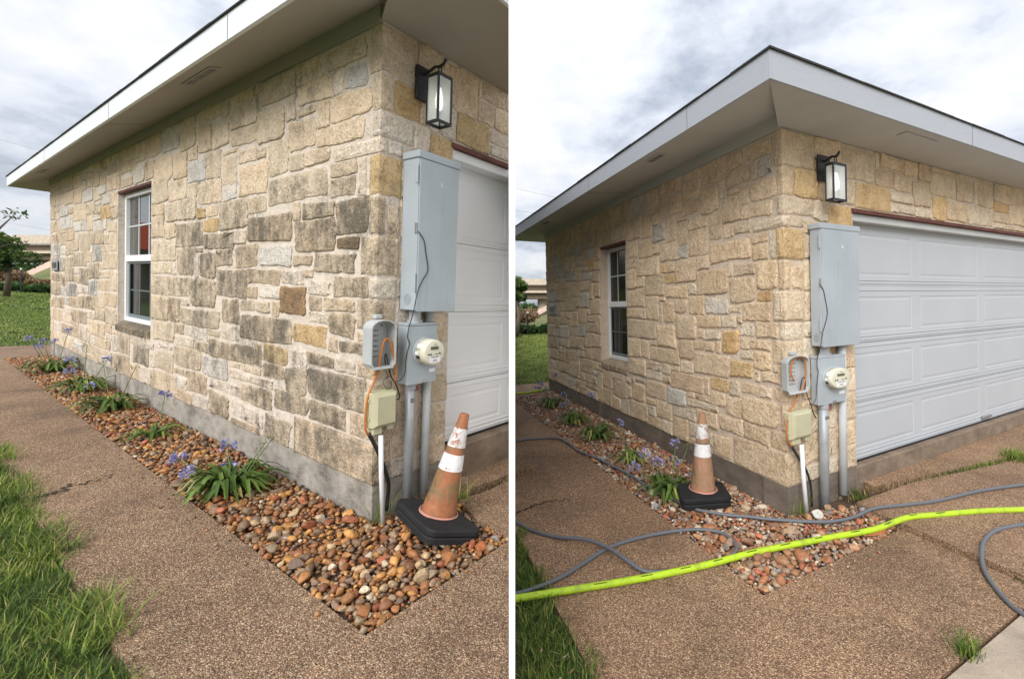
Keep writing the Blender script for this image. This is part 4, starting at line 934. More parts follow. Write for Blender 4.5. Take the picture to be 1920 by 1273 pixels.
# ------------------------------------------------------------------ grass
def blades(name, k, pts, hgt, wid, mat, label, seed, lean=0.6, parent=None, kind='stuff', bias=0.0, zoff=-0.03, curl=0.5, cat=None):
    """pts: (x, y) in lot metres; each blade is a bent tapering strip"""
    rg = np.random.default_rng(seed); n = len(pts); P = np.array(pts, float)
    h = hgt * rg.uniform(0.45, 1.25, n); a = rg.uniform(0, 2 * np.pi, n); ln = lean * rg.uniform(0.1, 1.3, n); w = wid * rg.uniform(0.6, 1.3, n)
    d = np.stack([np.cos(a), np.sin(a)], 1); s_ = np.stack([-np.sin(a), np.cos(a)], 1)
    V = np.zeros((n, 5, 3)); base = np.concatenate([P, np.full((n, 1), zoff)], 1)
    for i, (t, ww) in enumerate(((0.0, 1.0), (0.0, -1.0), (0.55, 0.8), (0.55, -0.8), (1.0, 0.0))):
        off = (h * ln)[:, None] * d * (t ** (1 + curl)) + s_ * (ww * w)[:, None] * 0.5
        z = h * t * (1 - 0.35 * ln * t * curl)
        V[:, i, :2] = base[:, :2] + off; V[:, i, 2] = base[:, 2] + z
    patch = 0.16 * np.sin(P[:, 0] * 7.3 + 1.7 * np.sin(P[:, 1] * 5.1)) + 0.14 * np.sin(P[:, 1] * 9.7 + 2.1 * np.sin(P[:, 0] * 6.3 + 1))
    h = h * (1 + 1.6 * patch)
    col = np.clip(rg.beta(1.7, 2.0, n) + bias + patch, 0, 1); dry = rg.random(n) < 0.09; col[dry] = rg.uniform(0.92, 1.0, dry.sum())
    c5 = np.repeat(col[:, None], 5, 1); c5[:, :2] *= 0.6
    B, t = LOT[k]['B'], LOT[k]['t']; W = V.reshape(-1, 3) @ B.T + t
    idx = np.arange(n)[:, None] * 5
    q = (idx + np.array([0, 1, 3, 2])).tolist(); tr = (idx + np.array([2, 3, 4])).tolist()
    base = W.mean(0); base[2] = W[:, 2].min()
    o = obj(name, W, [tuple(f) for f in q] + [tuple(f) for f in tr], M[mat], parent, base=base, attrs={'lcol': c5.ravel().tolist()})
    return tag(o, label, cat, kind=kind)
def scatter(k, poly, dens, seed, edge=None):
    rg = np.random.default_rng(seed); P = np.array(poly); x0, y0 = P.min(0); x1, y1 = P.max(0)
    n = int((x1 - x0) * (y1 - y0) * dens); q = np.stack([rg.uniform(x0, x1, n), rg.uniform(y0, y1, n)], 1)
    n_, sg = CUT[k]; out = []
    W = np.concatenate([q, np.zeros((n, 1))], 1) @ LOT[k]['B'].T + LOT[k]['t'] - np.array([0, 0, CAM_H])
    keep = (W @ n_) * sg < -0.02
    pxs = PPX + FOC * W[:, 0] / np.maximum(W[:, 1], 0.05)
    keep &= (W[:, 1] > 0.3) & (pxs > -420) & (pxs < 2080)
    if edge is not None: keep &= edge(q)
    q = q[keep]
    return [tuple(v) for v in q if inpoly(v[0], v[1], poly)]
wob0 = lambda q: q[:, 0] < -1.045 + 0.035 * np.sin(q[:, 1] * 9) + 0.03 * np.sin(q[:, 1] * 23 + 1) + 0.02
p = scatter(0, [(-3.0, -1.2), (-0.9, -1.2), (-0.9, 3.6), (-3.0, 3.6)], 9000, 1, wob0)
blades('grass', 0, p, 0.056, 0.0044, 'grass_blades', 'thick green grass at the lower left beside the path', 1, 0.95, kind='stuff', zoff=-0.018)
p = scatter(0, [(-1.15, -1.0), (-0.98, -1.0), (-0.98, 3.0), (-1.15, 3.0)], 4200, 2, lambda q: (np.sin(q[:, 1] * 7.0 + 0.6) > 0.1))
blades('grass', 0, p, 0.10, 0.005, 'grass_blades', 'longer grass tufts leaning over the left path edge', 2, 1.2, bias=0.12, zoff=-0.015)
p = scatter(0, [(-26, 10.2), (8, 10.2), (8, 22), (-26, 22)], 420, 3)
blades('grass', 0, p, 0.055, 0.016, 'grass_blades', 'mown lawn behind the weathered house', 3, 0.9, bias=0.05)
p = scatter(0, [(-26, 22), (12, 22), (12, 45.8), (-26, 45.8)], 75, 4)
blades('grass', 0, p, 0.06, 0.05, 'grass_blades', 'far mown lawn left of the weathered house', 4, 0.9, bias=0.05)
wob1 = lambda q: q[:, 0] < -1.86 + 0.03 * np.sin(q[:, 1] * 11) + 0.025 * np.sin(q[:, 1] * 27 + 1) + 0.015
p = scatter(1, [(-3.2, -1.3), (-1.75, -1.3), (-1.75, 1.6), (-3.2, 1.6)], 9500, 5, wob1)
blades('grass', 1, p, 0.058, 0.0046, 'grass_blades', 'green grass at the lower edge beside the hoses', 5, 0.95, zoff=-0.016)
p = scatter(1, [(-9, 5.98), (4, 5.98), (4, 13), (-9, 13)], 1300, 6)
blades('grass', 1, p, 0.05, 0.012, 'grass_blades', 'mown lawn behind the clean house', 6, 0.9, bias=0.12)
p = scatter(1, [(-9, 13), (8, 13), (8, 22.4), (-9, 22.4)], 420, 7)
blades('grass', 1, p, 0.09, 0.03, 'grass_blades', 'far mown lawn beyond the clean house', 7, 0.9, bias=0.12)
# weeds in the joints and along the foundations
def weeds(k, name, pts, spread, n, hgt, label, seed, mat='grass_blades', wid=0.004, bias=0.0, lean=0.9, cat='weed', group=None, zoff=0.0):
    rg = np.random.default_rng(seed); P = np.array(pts, float); t = rg.uniform(0, len(P) - 1.001, n) if len(P) > 1 else np.zeros(n)
    i = t.astype(int); f = (t - i)[:, None]; q = P[i] * (1 - f) + P[np.minimum(i + 1, len(P) - 1)] * f + rg.normal(0, spread, (n, 2))
    return blades(name, k, [tuple(v) for v in q], hgt, wid, mat, label, seed, lean, kind='stuff' if name in ('weed_strip', 'dry_grass') else None, bias=bias, zoff=zoff, cat=None if name in ('weed_strip', 'dry_grass') else cat)
weeds(1, 'weed_clump', [(2.78, -0.405)], 0.075, 380, 0.105, 'bushy green weed growing by the driveway joint at right', 21, wid=0.009, cat='weed')
weeds(1, 'weed_strip', [(1.3, -0.155), (1.9, -0.24), (2.6, -0.35)], 0.025, 520, 0.055, 'low green weeds along the driveway joint', 22, wid=0.006)
weeds(1, 'dry_grass', [(0.60, -0.06), (0.85, -0.08), (1.3, -0.14), (1.7, -0.2)], 0.045, 520, 0.06, 'straw coloured dead grass along the clean house foundation', 23, 'dry_grass', 0.006, 0.1)
weeds(1, 'weed_clump', [(0.66, -0.09), (0.74, -0.09)], 0.04, 90, 0.07, 'small green weed beside the pale conduit foot at the clean house', 24, wid=0.007)
weeds(1, 'weed_clump', [(0.53, -1.10), (0.66, -1.13)], 0.03, 160, 0.05, 'dark green weed under the grey hose at the slab joint', 25, wid=0.006, bias=-0.15)
weeds(1, 'weed_clump', [(-0.36, -1.185), (-0.30, -1.18)], 0.02, 110, 0.07, 'small yellow green weed at the edge of the smooth slab', 26, wid=0.005, bias=0.25)
weeds(0, 'dry_grass', [(0.24, -0.06), (0.36, -0.10)], 0.035, 260, 0.085, 'dead brown grass around the conduits of the weathered house', 27, 'dry_grass', 0.004)
weeds(0, 'dry_grass', [(0.50, -0.19), (0.75, -0.235), (1.1, -0.27)], 0.03, 520, 0.045, 'dead brown grass in the driveway joint of the weathered house', 28, 'dry_grass', 0.004)
weeds(0, 'weed_clump', [(0.42, -0.20), (0.45, -0.24)], 0.03, 45, 0.13, 'green weed behind the orange cone at the driveway corner', 29, wid=0.008, bias=0.15)
weeds(0, 'weed_clump', [(-0.03, -0.05), (0.06, -0.07)], 0.02, 34, 0.22, 'thin wiry grass stems at the foot of the white conduit', 30, wid=0.004, lean=0.6)
weeds(1, 'weed_clump', [(0.0, -0.04), (0.16, -0.05)], 0.03, 36, 0.16, 'thin wiry grass stems by the clean house white conduit', 31, wid=0.004, lean=0.6)

# fallen leaf bits and straw caught on the beds and the path edges
def litter(k, n, seed, label):
    r = random.Random(seed); V, Fs, C = [], [], []; g = GEO[k]
    for i in range(n):
        q = r.random()
        if q < 0.45: x, y, z = r.uniform(g['pr'], 0.25), r.uniform(g['pf'], 3.0), 0.022
        elif q < 0.75: x, y, z = g['pr'] - abs(r.gauss(0, 0.10)), r.uniform(g['pf'], 3.5), 0.004
        else: x, y, z = r.uniform(g['pl'], g['dx'] - 0.05), r.uniform(g['pb'], g['pf']), 0.004
        if x > -0.03 and y > -0.03: continue
        a = r.uniform(0, 6.28); L, w = r.uniform(0.006, 0.022), r.uniform(0.002, 0.006)
        d = np.array([math.cos(a), math.sin(a)]) * L; s_ = np.array([-math.sin(a), math.cos(a)]) * w; o = len(V)
        for (dx, dy), dz_ in ((d, 0.003), (s_, 0.0), (-d, 0.002), (-s_, 0.0)): V.append(LP(k, x + dx, y + dy, z + dz_ * r.random()))
        Fs.append((o, o + 1, o + 2, o + 3)); C += [r.uniform(0.0, 1.0)] * 4
    tag(obj('leaf_litter', V, Fs, M['dry_grass'], attrs={'lcol': C}), label, kind='stuff')
litter(0, 150, 91, 'scattered dead leaf bits by the weathered house'); litter(1, 150, 92, 'scattered dead leaf bits by the clean house')

# ------------------------------------------------------------------ blue lilies of the Nile
def lily(k, x, y, rad, hgt, nleaf, stalks, label, seed, light=0.0, group='blue flowering lilies in the rock bed'):
    r = random.Random(seed); root = empty('lily_plant', LP(k, x, y, -0.01)); tag(root, label, 'plant', group + (' of the weathered house' if k == 0 else ' of the clean house'))
    R_ = LOT[k]['R']; B0 = np.array(LP(k, x, y, -0.01))
    for i in range(nleaf):
        a = r.uniform(0, 6.283); L = rad * r.uniform(0.7, 1.15); wd = r.uniform(0.009, 0.0155) * (rad / 0.25) ** 0.5
        rise = hgt * r.uniform(0.5, 1.1); o = (r.gauss(0, rad * 0.13), r.gauss(0, rad * 0.13)); tw = r.uniform(-0.5, 0.5)
        d = np.array([math.cos(a), math.sin(a), 0]); s_ = np.array([-math.sin(a), math.cos(a), 0]); V, C = [], []
        c0 = min(1, max(0, r.uniform(0.25, 0.95) + light)); dry = r.random() < 0.10
        n = 6
        for q in range(n + 1):
            t = q / n
            pos = np.array([o[0], o[1], 0]) + d * L * (t ** 0.9) + np.array([0, 0, rise * (math.sin(min(1.0, t * 1.15) * math.pi * 0.9) * 0.85 + 0.10 * t) + 0.012])
            w = wd * (0.7 + 0.6 * t if t < 0.5 else 1.0 * (1 - ((t - 0.5) / 0.5) ** 2) + 0.02); side = s_ * math.cos(tw * t) + np.array([0, 0, 1]) * math.sin(tw * t)
            for e, dz_ in ((-1, 0.25), (0, -0.1), (1, 0.25)):
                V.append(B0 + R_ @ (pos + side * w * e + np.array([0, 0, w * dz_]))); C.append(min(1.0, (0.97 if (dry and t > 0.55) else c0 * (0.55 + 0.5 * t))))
        Fs = []
        for q in range(n):
            for e in range(2): b = q * 3 + e; Fs.append((b, b + 1, b + 4, b + 3))
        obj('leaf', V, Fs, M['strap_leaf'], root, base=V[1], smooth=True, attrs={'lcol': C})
    for (dx, dy, H, state) in stalks:
        lean = np.array([dx, dy, H]); p0 = np.array([dx * 0.15, dy * 0.15, 0.0])
        pts = [p0 + (lean - p0) * t + np.array([0, 0, 0.015 * math.sin(t * 3.14)]) for t in (0, 0.25, 0.5, 0.75, 1.0)]
        mb = MB(lambda a_, b_, c_: B0 + R_ @ np.array([a_, b_, c_])); mb.tube(pts, [0.0045, 0.004, 0.0036, 0.0034, 0.003], 6); stem = mb.build('flower_stalk', M['stalk'], root, smooth=True)
        # the umbel: trumpet florets on short stems
        nf = {'open': 15, 'bud': 16, 'few': 5}[state]; V, Fs, C = [], [], []
        sv, sf = [], []
        for i in range(nf):
            u_ = r.uniform(-0.35, 1); ph = r.uniform(0, 6.283); q = math.sqrt(max(0, 1 - u_ * u_)); dv = np.array([q * math.cos(ph), q * math.sin(ph), u_])
            if state == 'few': dv = np.array([q * math.cos(ph), q * math.sin(ph), -0.6]); dv /= np.linalg.norm(dv)
            Ls = 0.024 if state != 'bud' else 0.022; Lf = 0.026 if state != 'bud' else 0.012; wf = 0.013 if state != 'bud' else 0.004
            s0 = lean + dv * Ls; s1 = lean + dv * (Ls + Lf)
            x1 = np.cross(dv, [0.3, 0.2, 0.9]); x1 /= np.linalg.norm(x1) + 1e-9; x2 = np.cross(dv, x1)
            o = len(V)
            V += [s0 + x1 * 0.002, s0 - x1 * 0.002, s0 + x2 * 0.002, s0 - x2 * 0.002]
            for j in range(6):
                aa = j * 1.0472; V.append(s1 + (x1 * math.cos(aa) + x2 * math.sin(aa)) * wf * (1 if j % 2 else 0.55))
            cc = r.uniform(0.1, 0.95); C += [cc * 0.6] * 4 + [cc] * 6
            for j in range(6):
                Fs.append((o + (0, 2, 1, 3)[j % 4], o + 4 + j, o + 4 + (j + 1) % 6))
            o = len(sv); sv += [lean + x1 * 0.0012, lean - x1 * 0.0012, s0 - x1 * 0.001, s0 + x1 * 0.001]; sf.append((o, o + 1, o + 2, o + 3))
        T = lambda A: [B0 + R_ @ np.array(v) for v in A]
        obj('flower_head', T(V), Fs, M['petal'] if state != 'bud' else M['strap_leaf'], stem, attrs={'lcol': C if state != 'bud' else [0.75] * len(V)})
        obj('flower_stems', T(sv), sf, M['stalk'], stem)
lily(0, -0.30, 1.02, 0.27, 0.14, 96, [(-0.23, 0.10, 0.24, 'open'), (-0.20, 0.02, 0.17, 'open'), (0.02, 0.10, 0.26, 'open'), (0.13, -0.10, 0.26, 'bud'), (0.15, -0.18, 0.32, 'bud'), (0.0, 0.02, 0.19, 'few'), (-0.16, 0.12, 0.20, 'few')], 'largest blue lily clump, nearest the orange cone at the weathered wall', 61)
lily(0, -0.27, 2.54, 0.20, 0.10, 30, [(0.12, 0.25, 0.30, 'open')], 'small bright green lily with one blue flower, second from the cone', 62, 0.25)
lily(0, -0.27, 3.82, 0.30, 0.15, 48, [(0.12, -0.2, 0.44, 'bud'), (-0.02, 0.25, 0.45, 'bud')], 'middle dark green lily by the weathered wall with tall green buds', 63)
lily(0, -0.27, 5.02, 0.32, 0.16, 48, [(-0.05, 0.25, 0.34, 'open'), (0.05, 0.1, 0.52, 'bud'), (0.16, -0.2, 0.38, 'open'), (-0.1, 0.0, 0.25, 'open'), (0.0, -0.35, 0.12, 'open')], 'blue flowering lily in the rock bed, second from the far end of the weathered wall', 64)
lily(0, -0.25, 6.74, 0.34, 0.17, 44, [(-0.12, 0.1, 0.34, 'open'), (0.02, 0.1, 0.40, 'open'), (0.12, -0.1, 0.55, 'open'), (-0.06, 0.2, 0.40, 'open'), (-0.2, 0.1, 0.45, 'open')], 'farthest blue lily by the weathered wall with a mass of flowers', 65)
lily(1, -0.57, 0.70, 0.26, 0.12, 60, [(-0.22, 0.16, 0.20, 'open'), (-0.10, 0.20, 0.28, 'open'), (-0.02, 0.14, 0.22, 'open'), (0.14, 0.10, 0.36, 'open'), (0.22, 0.05, 0.34, 'bud'), (0.06, 0.0, 0.28, 'few')], 'blue lily clump directly behind the faded cone at the clean wall', 71)
lily(1, -0.50, 1.46, 0.18, 0.12, 32, [(0.05, 0.30, 0.30, 'open')], 'small bright lily with one blue flower, second from the faded cone', 72, 0.22)
lily(1, -0.47, 2.26, 0.24, 0.15, 48, [(0.10, 0.1, 0.40, 'bud')], 'middle dark green lily by the clean wall without open flowers', 73)
lily(1, -0.48, 2.96, 0.25, 0.15, 46, [(0.10, 0.1, 0.50, 'bud'), (-0.1, 0.1, 0.24, 'open'), (0.2, -0.1, 0.36, 'open'), (-0.02, 0.3, 0.32, 'open')], 'blue flowering lily in the pale rock bed, second from the far end', 74)
lily(1, -0.45, 3.92, 0.26, 0.16, 42, [(-0.18, 0.1, 0.30, 'open'), (-0.05, 0.1, 0.28, 'open'), (0.10, 0.1, 0.46, 'open'), (-0.10, 0.2, 0.34, 'open')], 'farthest blue lily by the clean wall near the path corner', 75)

# ------------------------------------------------------------------ fixtures on the garage-side pillar (front-frame metres of the left house)
WN = ('weathered', 'clean')
def fixtures(k):
    f = lambda x, y, z: DF(k, x, y, z); wn_ = WN[k] + ' house'
    # ---- wall lantern
    root = empty('wall_lantern', DF(k, 0.247, 0, 2.40)); tag(root, f'black box lantern with clear glass on the {wn_} above its garage corner', 'lantern', 'wall lanterns')
    mb = MB(f); mb.box(0.200, -0.034, 2.405, 0.290, -0.012, 2.60, 0.004); mb.build('wall_plate', M['black_metal'], root)
    x0, x1, ya, yb, z0, z1 = 0.196, 0.298, -0.225, -0.122, 2.238, 2.512; xm, ym = (x0 + x1) / 2, (ya + yb) / 2
    mb = MB(f)
    mb.tube(smooth_path([(xm, -0.03, 2.555), (xm, -0.09, 2.565), (xm, -0.13, 2.575), (xm, -0.17, 2.568), (xm, -0.20, 2.575), (xm, -0.222, 2.597)], 4), 0.0085, 8); mb.build('arm', M['black_metal'], root, smooth=True)
    mb = MB(f); mb.tube([(xm, ym - 0.012, 2.515), (xm, ym - 0.012, 2.568), (xm, ym + 0.012, 2.568), (xm, ym + 0.012, 2.515)], 0.0045, 6); mb.build('hanger', M['black_metal'], root)
    p = 0.011
    mb = MB(f); mb.box(x0, ya, z1 - 0.018, x1, yb, z1, 0.002); mb.box(xm - 0.03, ym - 0.03, z1 + 0.0005, xm + 0.03, ym + 0.03, z1 + 0.008); mb.build('top_cap', M['black_metal'], root)
    for (a, b) in ((x0, ya), (x1 - p, ya), (x0, yb - p), (x1 - p, yb - p)):
        mb = MB(f); mb.box(a, b, z0 + 0.0155, a + p, b + p, z1 - 0.0185, 0.001); mb.build('post', M['black_metal'], root)
    mb = MB(f); h = z0 + 0.015
    mb.box(x0, ya, z0, x1, ya + p, h); mb.box(x0, yb - p, z0, x1, yb, h); mb.box(x0, ya + p, z0, x0 + p, yb - p, h); mb.box(x1 - p, ya + p, z0, x1, yb - p, h); mb.build('bottom_frame', M['black_metal'], root)
    for (a, b, c, d) in ((x0 + p, ya + 0.004, x1 - p, ya + 0.006), (x0 + p, yb - 0.006, x1 - p, yb - 0.004), (x0 + 0.004, ya + p, x0 + 0.006, yb - p), (x1 - 0.006, ya + p, x1 - 0.004, yb - p)):
        mb = MB(f); mb.box(a, b, h, c, d, z1 - 0.019); o = mb.build('pane', M['lantern_glass'], root)
        bm = bmesh.new(); bm.from_mesh(o.data); bmesh.ops.recalc_face_normals(bm, faces=bm.faces[:]); bm.to_mesh(o.data); bm.free()
    mb = MB(f); mb.lathe([(0.010, 2.494), (0.011, 2.455), (0.013, 2.45)], 12, (xm, ym)); mb.build('socket', M['black_metal'], root)
    mb = MB(f); mb.lathe([(0.010, 2.449), (0.016, 2.42), (0.022, 2.385), (0.023, 2.36), (0.019, 2.335), (0.010, 2.322), (0.002, 2.319)], 14, (xm, ym)); mb.build('bulb', M['bulb'], root, smooth=True)
    # ---- tall service panel
    root = empty('service_panel', DF(k, 0.28, 0, 1.185)); tag(root, f'tall grey metal service panel on the {wn_} pillar', 'electrical panel', 'tall service panels')
    xa, xb, d, z0, z1 = 0.139, 0.428, -0.150, 1.185, 2.062
    mb = MB(f); mb.box(xa, d, z0, xb, -0.012, z1, 0.003); mb.build('body', M['grey_enamel'], root)
    mb = MB(f); mb.box(xa - 0.008, d - 0.012, z1 - 0.028, xb + 0.010, -0.010, z1 + 0.014, 0.004); mb.build('lid', M['grey_enamel'], root)
    mb = MB(f); mb.box(xa + 0.006, d - 0.007, z0 - 0.006, xb - 0.003, d - 0.0005, z1 - 0.030, 0.002); mb.build('door', M['grey_enamel'], root)
    for zz in (1.30, 1.90):
        mb = MB(f); mb.box(xa - 0.006, d + 0.004, zz, xa - 0.0005, d + 0.020, zz + 0.085, 0.001); mb.tube([(xa - 0.006, d + 0.0, zz - 0.008), (xa - 0.006, d + 0.0, zz + 0.095)], 0.005, 6); mb.build('hinge', M['grey_enamel'], root)
    for rr in (0.030, 0.020, 0.011):
        V, Fs = [], []
        for j in range(24):
            a = j * math.pi / 12
            for q in (rr, rr - 0.0022): V.append(f(xa - 0.0012, -0.080 + q * math.cos(a), 1.245 + q * math.sin(a)))
        for j in range(24): Fs.append((2 * j, 2 * j + 1, (2 * j + 3) % 48, (2 * j + 2) % 48))
        obj('knockout_ring', V, Fs, M['print_grey'], root)
    mb = MB(f); mb.box(0.290, d - 0.0085, 1.90, 0.304, d - 0.0075, 1.925); mb.build('embossed_mark', M['pvc_grey'], root)
    mb = MB(f); mb.box(xa - 0.0045, d - 0.002, 1.615, xa - 0.0008, d + 0.016, 1.675, 0.001); mb.build('latch', M['steel'], root)
    # ---- meter box with its round glass meter
    root = empty('meter_box', DF(k, 0.23, 0, 0.76)); tag(root, f'square grey meter box with round electric meter on the {wn_}', 'meter', 'electric meter boxes')
    xa, xb, d, z0, z1 = 0.131, 0.334, -0.100, 0.760, 1.108
    mb = MB(f); mb.box(xa, d, z0, xb, -0.012, z1, 0.003); mb.build('body', M['grey_enamel'], root)
    mb = MB(f); mb.box(xa - 0.002, d - 0.006, z0 - 0.004, xb + 0.002, d - 0.0005, z1 - 0.014, 0.002); mb.build('cover', M['grey_enamel'], root)
    mb = MB(f); mb.box(xa - 0.004, d - 0.008, z1 - 0.012, xb + 0.004, -0.012, z1 + 0.003, 0.002); mb.build('top_flange', M['grey_enamel'], root)
    mc = (0.246, 0.945)
    mb = MB(f); mb.lathe([(0.084, 0.104), (0.084, 0.112), (0.078, 0.116)], 36, mc, True, 'y'); mb.build('meter_ring', M['grey_enamel'], root, smooth=False)
    mb = MB(f); mb.lathe([(0.076, 0.114), (0.076, 0.165), (0.074, 0.190), (0.070, 0.197), (0.064, 0.199)], 36, mc, True, 'y'); dom = mb.build('meter', M['meter_cream'], root, smooth=True)
    def on_face(a, b, c, e, mat, nm, yy=-0.2015): q = MB(f); q.box(mc[0] + a, yy, mc[1] + b, mc[0] + c, yy + 0.001, mc[1] + e); q.build(nm, mat, dom)
    on_face(-0.030, 0.018, 0.024, 0.036, M['lcd'], 'display')
    on_face(-0.050, -0.012, -0.040, -0.005, M['print_dark'], 'print'); on_face(-0.036, -0.012, -0.024, -0.004, M['print_dark'], 'print'); on_face(0.004, -0.010, 0.018, -0.006, M['print_dark'], 'print'); on_face(0.028, -0.010, 0.040, -0.002, M['print_dark'], 'print')
    for i, (a, b, zz) in enumerate(((-0.030, 0.030, -0.022), (-0.024, 0.026, -0.028), (-0.012, 0.014, -0.042), (-0.016, 0.016, -0.048), (-0.010, 0.012, 0.046))): on_face(a, zz, b, zz + 0.0028, M['print_grey'], 'print')
    on_face(-0.036, -0.056, 0.036, -0.0165, M['sticker'], 'dial_plate', -0.2005)
    # labels on the meter's drum
    def drum(a0, a1, y0, y1, mat, nm):
        V, Fs = [], []; n = 5
        for j in range(n + 1):
            a = a0 + (a1 - a0) * j / n
            for yy in (y0, y1): V.append(f(mc[0] + 0.0772 * math.cos(a), -yy, mc[1] + 0.0772 * math.sin(a)))
        for j in range(n): Fs.append((2 * j, 2 * j + 1, 2 * j + 3, 2 * j + 2))
        obj(nm, V, Fs, mat, dom)
    drum(2.45, 2.75, 0.128, 0.168, M['sticker'], 'label'); drum(3.05, 3.32, 0.120, 0.150, M['sticker'], 'label'); drum(3.36, 3.62, 0.128, 0.158, M['print_dark'], 'port'); drum(2.86, 2.90, 0.125, 0.165, M['print_grey'], 'print')
    mb = MB(f); mb.box(0.283, d - 0.0085, 0.815, 0.325, d - 0.0065, 0.838); mb.build('label', M['sticker'], root)
    mb = MB(f); mb.box(0.235, d - 0.010, 0.760, 0.262, d - 0.0062, 0.775, 0.001); mb.build('seal', M['steel'], root)
    # ---- conduits
    def pipe(x, y, rad, z0, z1, mat, nm, label, top=None, bend=0.0):
        rt = empty(nm, DF(k, x, y, z0)); tag(rt, label, 'conduit')
        mb = MB(ident); mb.tube([f(x + bend, y, z0), f(x + bend * 0.3, y, z0 + (z1 - z0) * 0.6), f(x, y, z1)], rad * (1.0, 1.18)[k], 20); mb.build('pipe', M[mat], rt, smooth=True)
        return rt
    rt = pipe(0.190, -0.058, 0.0275, -0.05, 0.758, 'conduit_metal', 'metal_conduit', f'thick dark grey metal conduit below the meter on the {wn_}')
    mb = MB(ident); mb.tube([f(0.190, -0.058, 0.722), f(0.190, -0.058, 0.757)], 0.032 * (1.0, 1.18)[k], 18); mb.build('coupling', M['conduit_metal'], rt)
    mb = MB(f); mb.box(0.176, -0.0885 if k == 0 else -0.118, 0.650, 0.200, -0.085 if k == 0 else -0.113, 0.672); mb.build('stencil_mark', M['print_grey'], rt)
    mb = MB(f); mb.lathe([(0.030, 1.105), (0.044, 1.108), (0.044, 1.125), (0.034, 1.13), (0.034, 1.183)], 16, (0.205, -0.065)); mb.build('nipple', M['conduit_metal'], rt)
    xo = 0.330 if k == 0 else 0.350
    rt = pipe(xo, -0.036, 0.0245, 0.03, 1.182, 'pvc_grey', 'plastic_conduit', f'pale grey plastic conduit beside the garage door of the {wn_}', bend=-0.006)
    mb = MB(f); mb.box(0.262, -0.016, 0.692, 0.282, -0.0125, 0.722); mb.build('red_tag', M['sticker_red'], rt)
    xw = -0.012 if k == 0 else 0.0
    rt = pipe(xw, -0.088, 0.0125, -0.02, 0.505, 'pvc_white', 'white_conduit', f'thin white plastic pipe rising to the beige box on the {wn_}', bend=0.028)
    # ---- open telephone housing
    root = empty('phone_box', DF(k, -0.03, 0, 0.875)); tag(root, f'open grey plastic phone box with numbered ports on the {wn_} corner', 'phone box', 'open phone boxes')
    def outline(ins, n=9):
        a, b, z0, zt = -0.098 + ins, 0.050 - ins, 0.880 + ins, 1.136 - ins; r_ = (b - a) / 2; zc = zt - r_ * 0.62
        P = [(a + 0.012, z0), (b - 0.012, z0), (b, z0 + 0.02)]
        for j in range(n + 1):
            q = j / n * math.pi; P.append((a + r_ + r_ * math.cos(q), zc + r_ * 0.62 * math.sin(q)))
        P.append((a, z0 + 0.02)); return P
    O, I = outline(0), outline(0.006); n = len(O); V, Fs = [], []
    Ob = [(x * 0.93 + 0.002, z * 0.985 + 0.014) for x, z in O]
    for (P, y) in ((Ob, -0.022), (O, -0.108), (O, -0.118), (I, -0.118), ([(x * 0.94 + 0.002, z * 0.985 + 0.014) for x, z in I], -0.034)): V += [f(x, y, z) for x, z in P]
    for a in range(4):
        for j in range(n): Fs.append((a * n + j, a * n + (j + 1) % n, a * n + n + (j + 1) % n, a * n + n + j))
    Fs += [tuple(range(n)), tuple(4 * n + j for j in range(n))]
    obj('housing', V, Fs, M['grey_plastic'], root)
    mb = MB(f); mb.box(-0.085, -0.125, 0.872, 0.030, -0.100, 0.882, 0.002); mb.build('lower_lip', M['grey_plastic'], root)
    mb = MB(f); mb.box(-0.040, -0.060, 1.138, 0.0, -0.020, 1.160, 0.003); mb.build('hanging_tab', M['grey_plastic'], root)
    for i in range(6):
        mb = MB(f); zz = 1.070 - i * 0.0285
        for j in range(5): mb.box(-0.066 + j * 0.0125, -0.0365, zz, -0.058 + j * 0.0125, -0.0352, zz + 0.007)
        mb.build('port_numbers', M['print_grey'], root)
    mb = MB(f); mb.lathe([(0.004, 0.036), (0.004, 0.040)], 8, (0.010, 1.098), True, 'y'); mb.build('screw', M['print_dark'], root)
    # ---- beige network box
    root = empty('network_box', DF(k, 0.01, 0, 0.53)); tag(root, f'beige plastic network box with raised lid on the {wn_}', 'utility box', 'beige network boxes')
    mb = MB(f); mb.box(-0.072, -0.078, 0.548, 0.078, -0.014, 0.742, 0.006); mb.build('body', M['beige_plastic'], root)
    mb = MB(f)
    V = []
    for (ins, y) in ((0.0, -0.0785), (0.002, -0.096), (0.018, -0.112)): V += [(-0.066 + ins, y, 0.553 + ins), (0.075 - ins, y, 0.553 + ins), (0.075 - ins, y, 0.738 - ins), (-0.066 + ins, y, 0.738 - ins)]
    Fs = [(8, 9, 10, 11)]
    for a in range(2):
        for j in range(4): Fs.append((a * 4 + j, a * 4 + (j + 1) % 4, a * 4 + 4 + (j + 1) % 4, a * 4 + 4 + j))
    mb.add(V, Fs); mb.build('lid', M['beige_plastic'], root)
    mb = MB(f); mb.box(-0.055, -0.082, 0.512, 0.0, -0.03, 0.5475, 0.003); mb.build('cable_boot', M['beige_plastic'], root)
    mb = MB(f); mb.box(0.035, -0.075, 0.520, 0.075, -0.03, 0.5475, 0.003); mb.build('cable_boot', M['beige_plastic'], root)
    for zz in (0.59, 0.69):
        mb = MB(f); mb.box(-0.077, -0.074, zz, -0.0722, -0.052, zz + 0.018); mb.build('clip', M['beige_plastic'], root)
    # ---- cables
    def cable(nm, pts, rad, mat, label, cat='cable'):
        mb = MB(f); mb.tube(smooth_path(pts, 5), rad, 7); return tag(mb.build(nm, M[mat], smooth=True), label, cat)
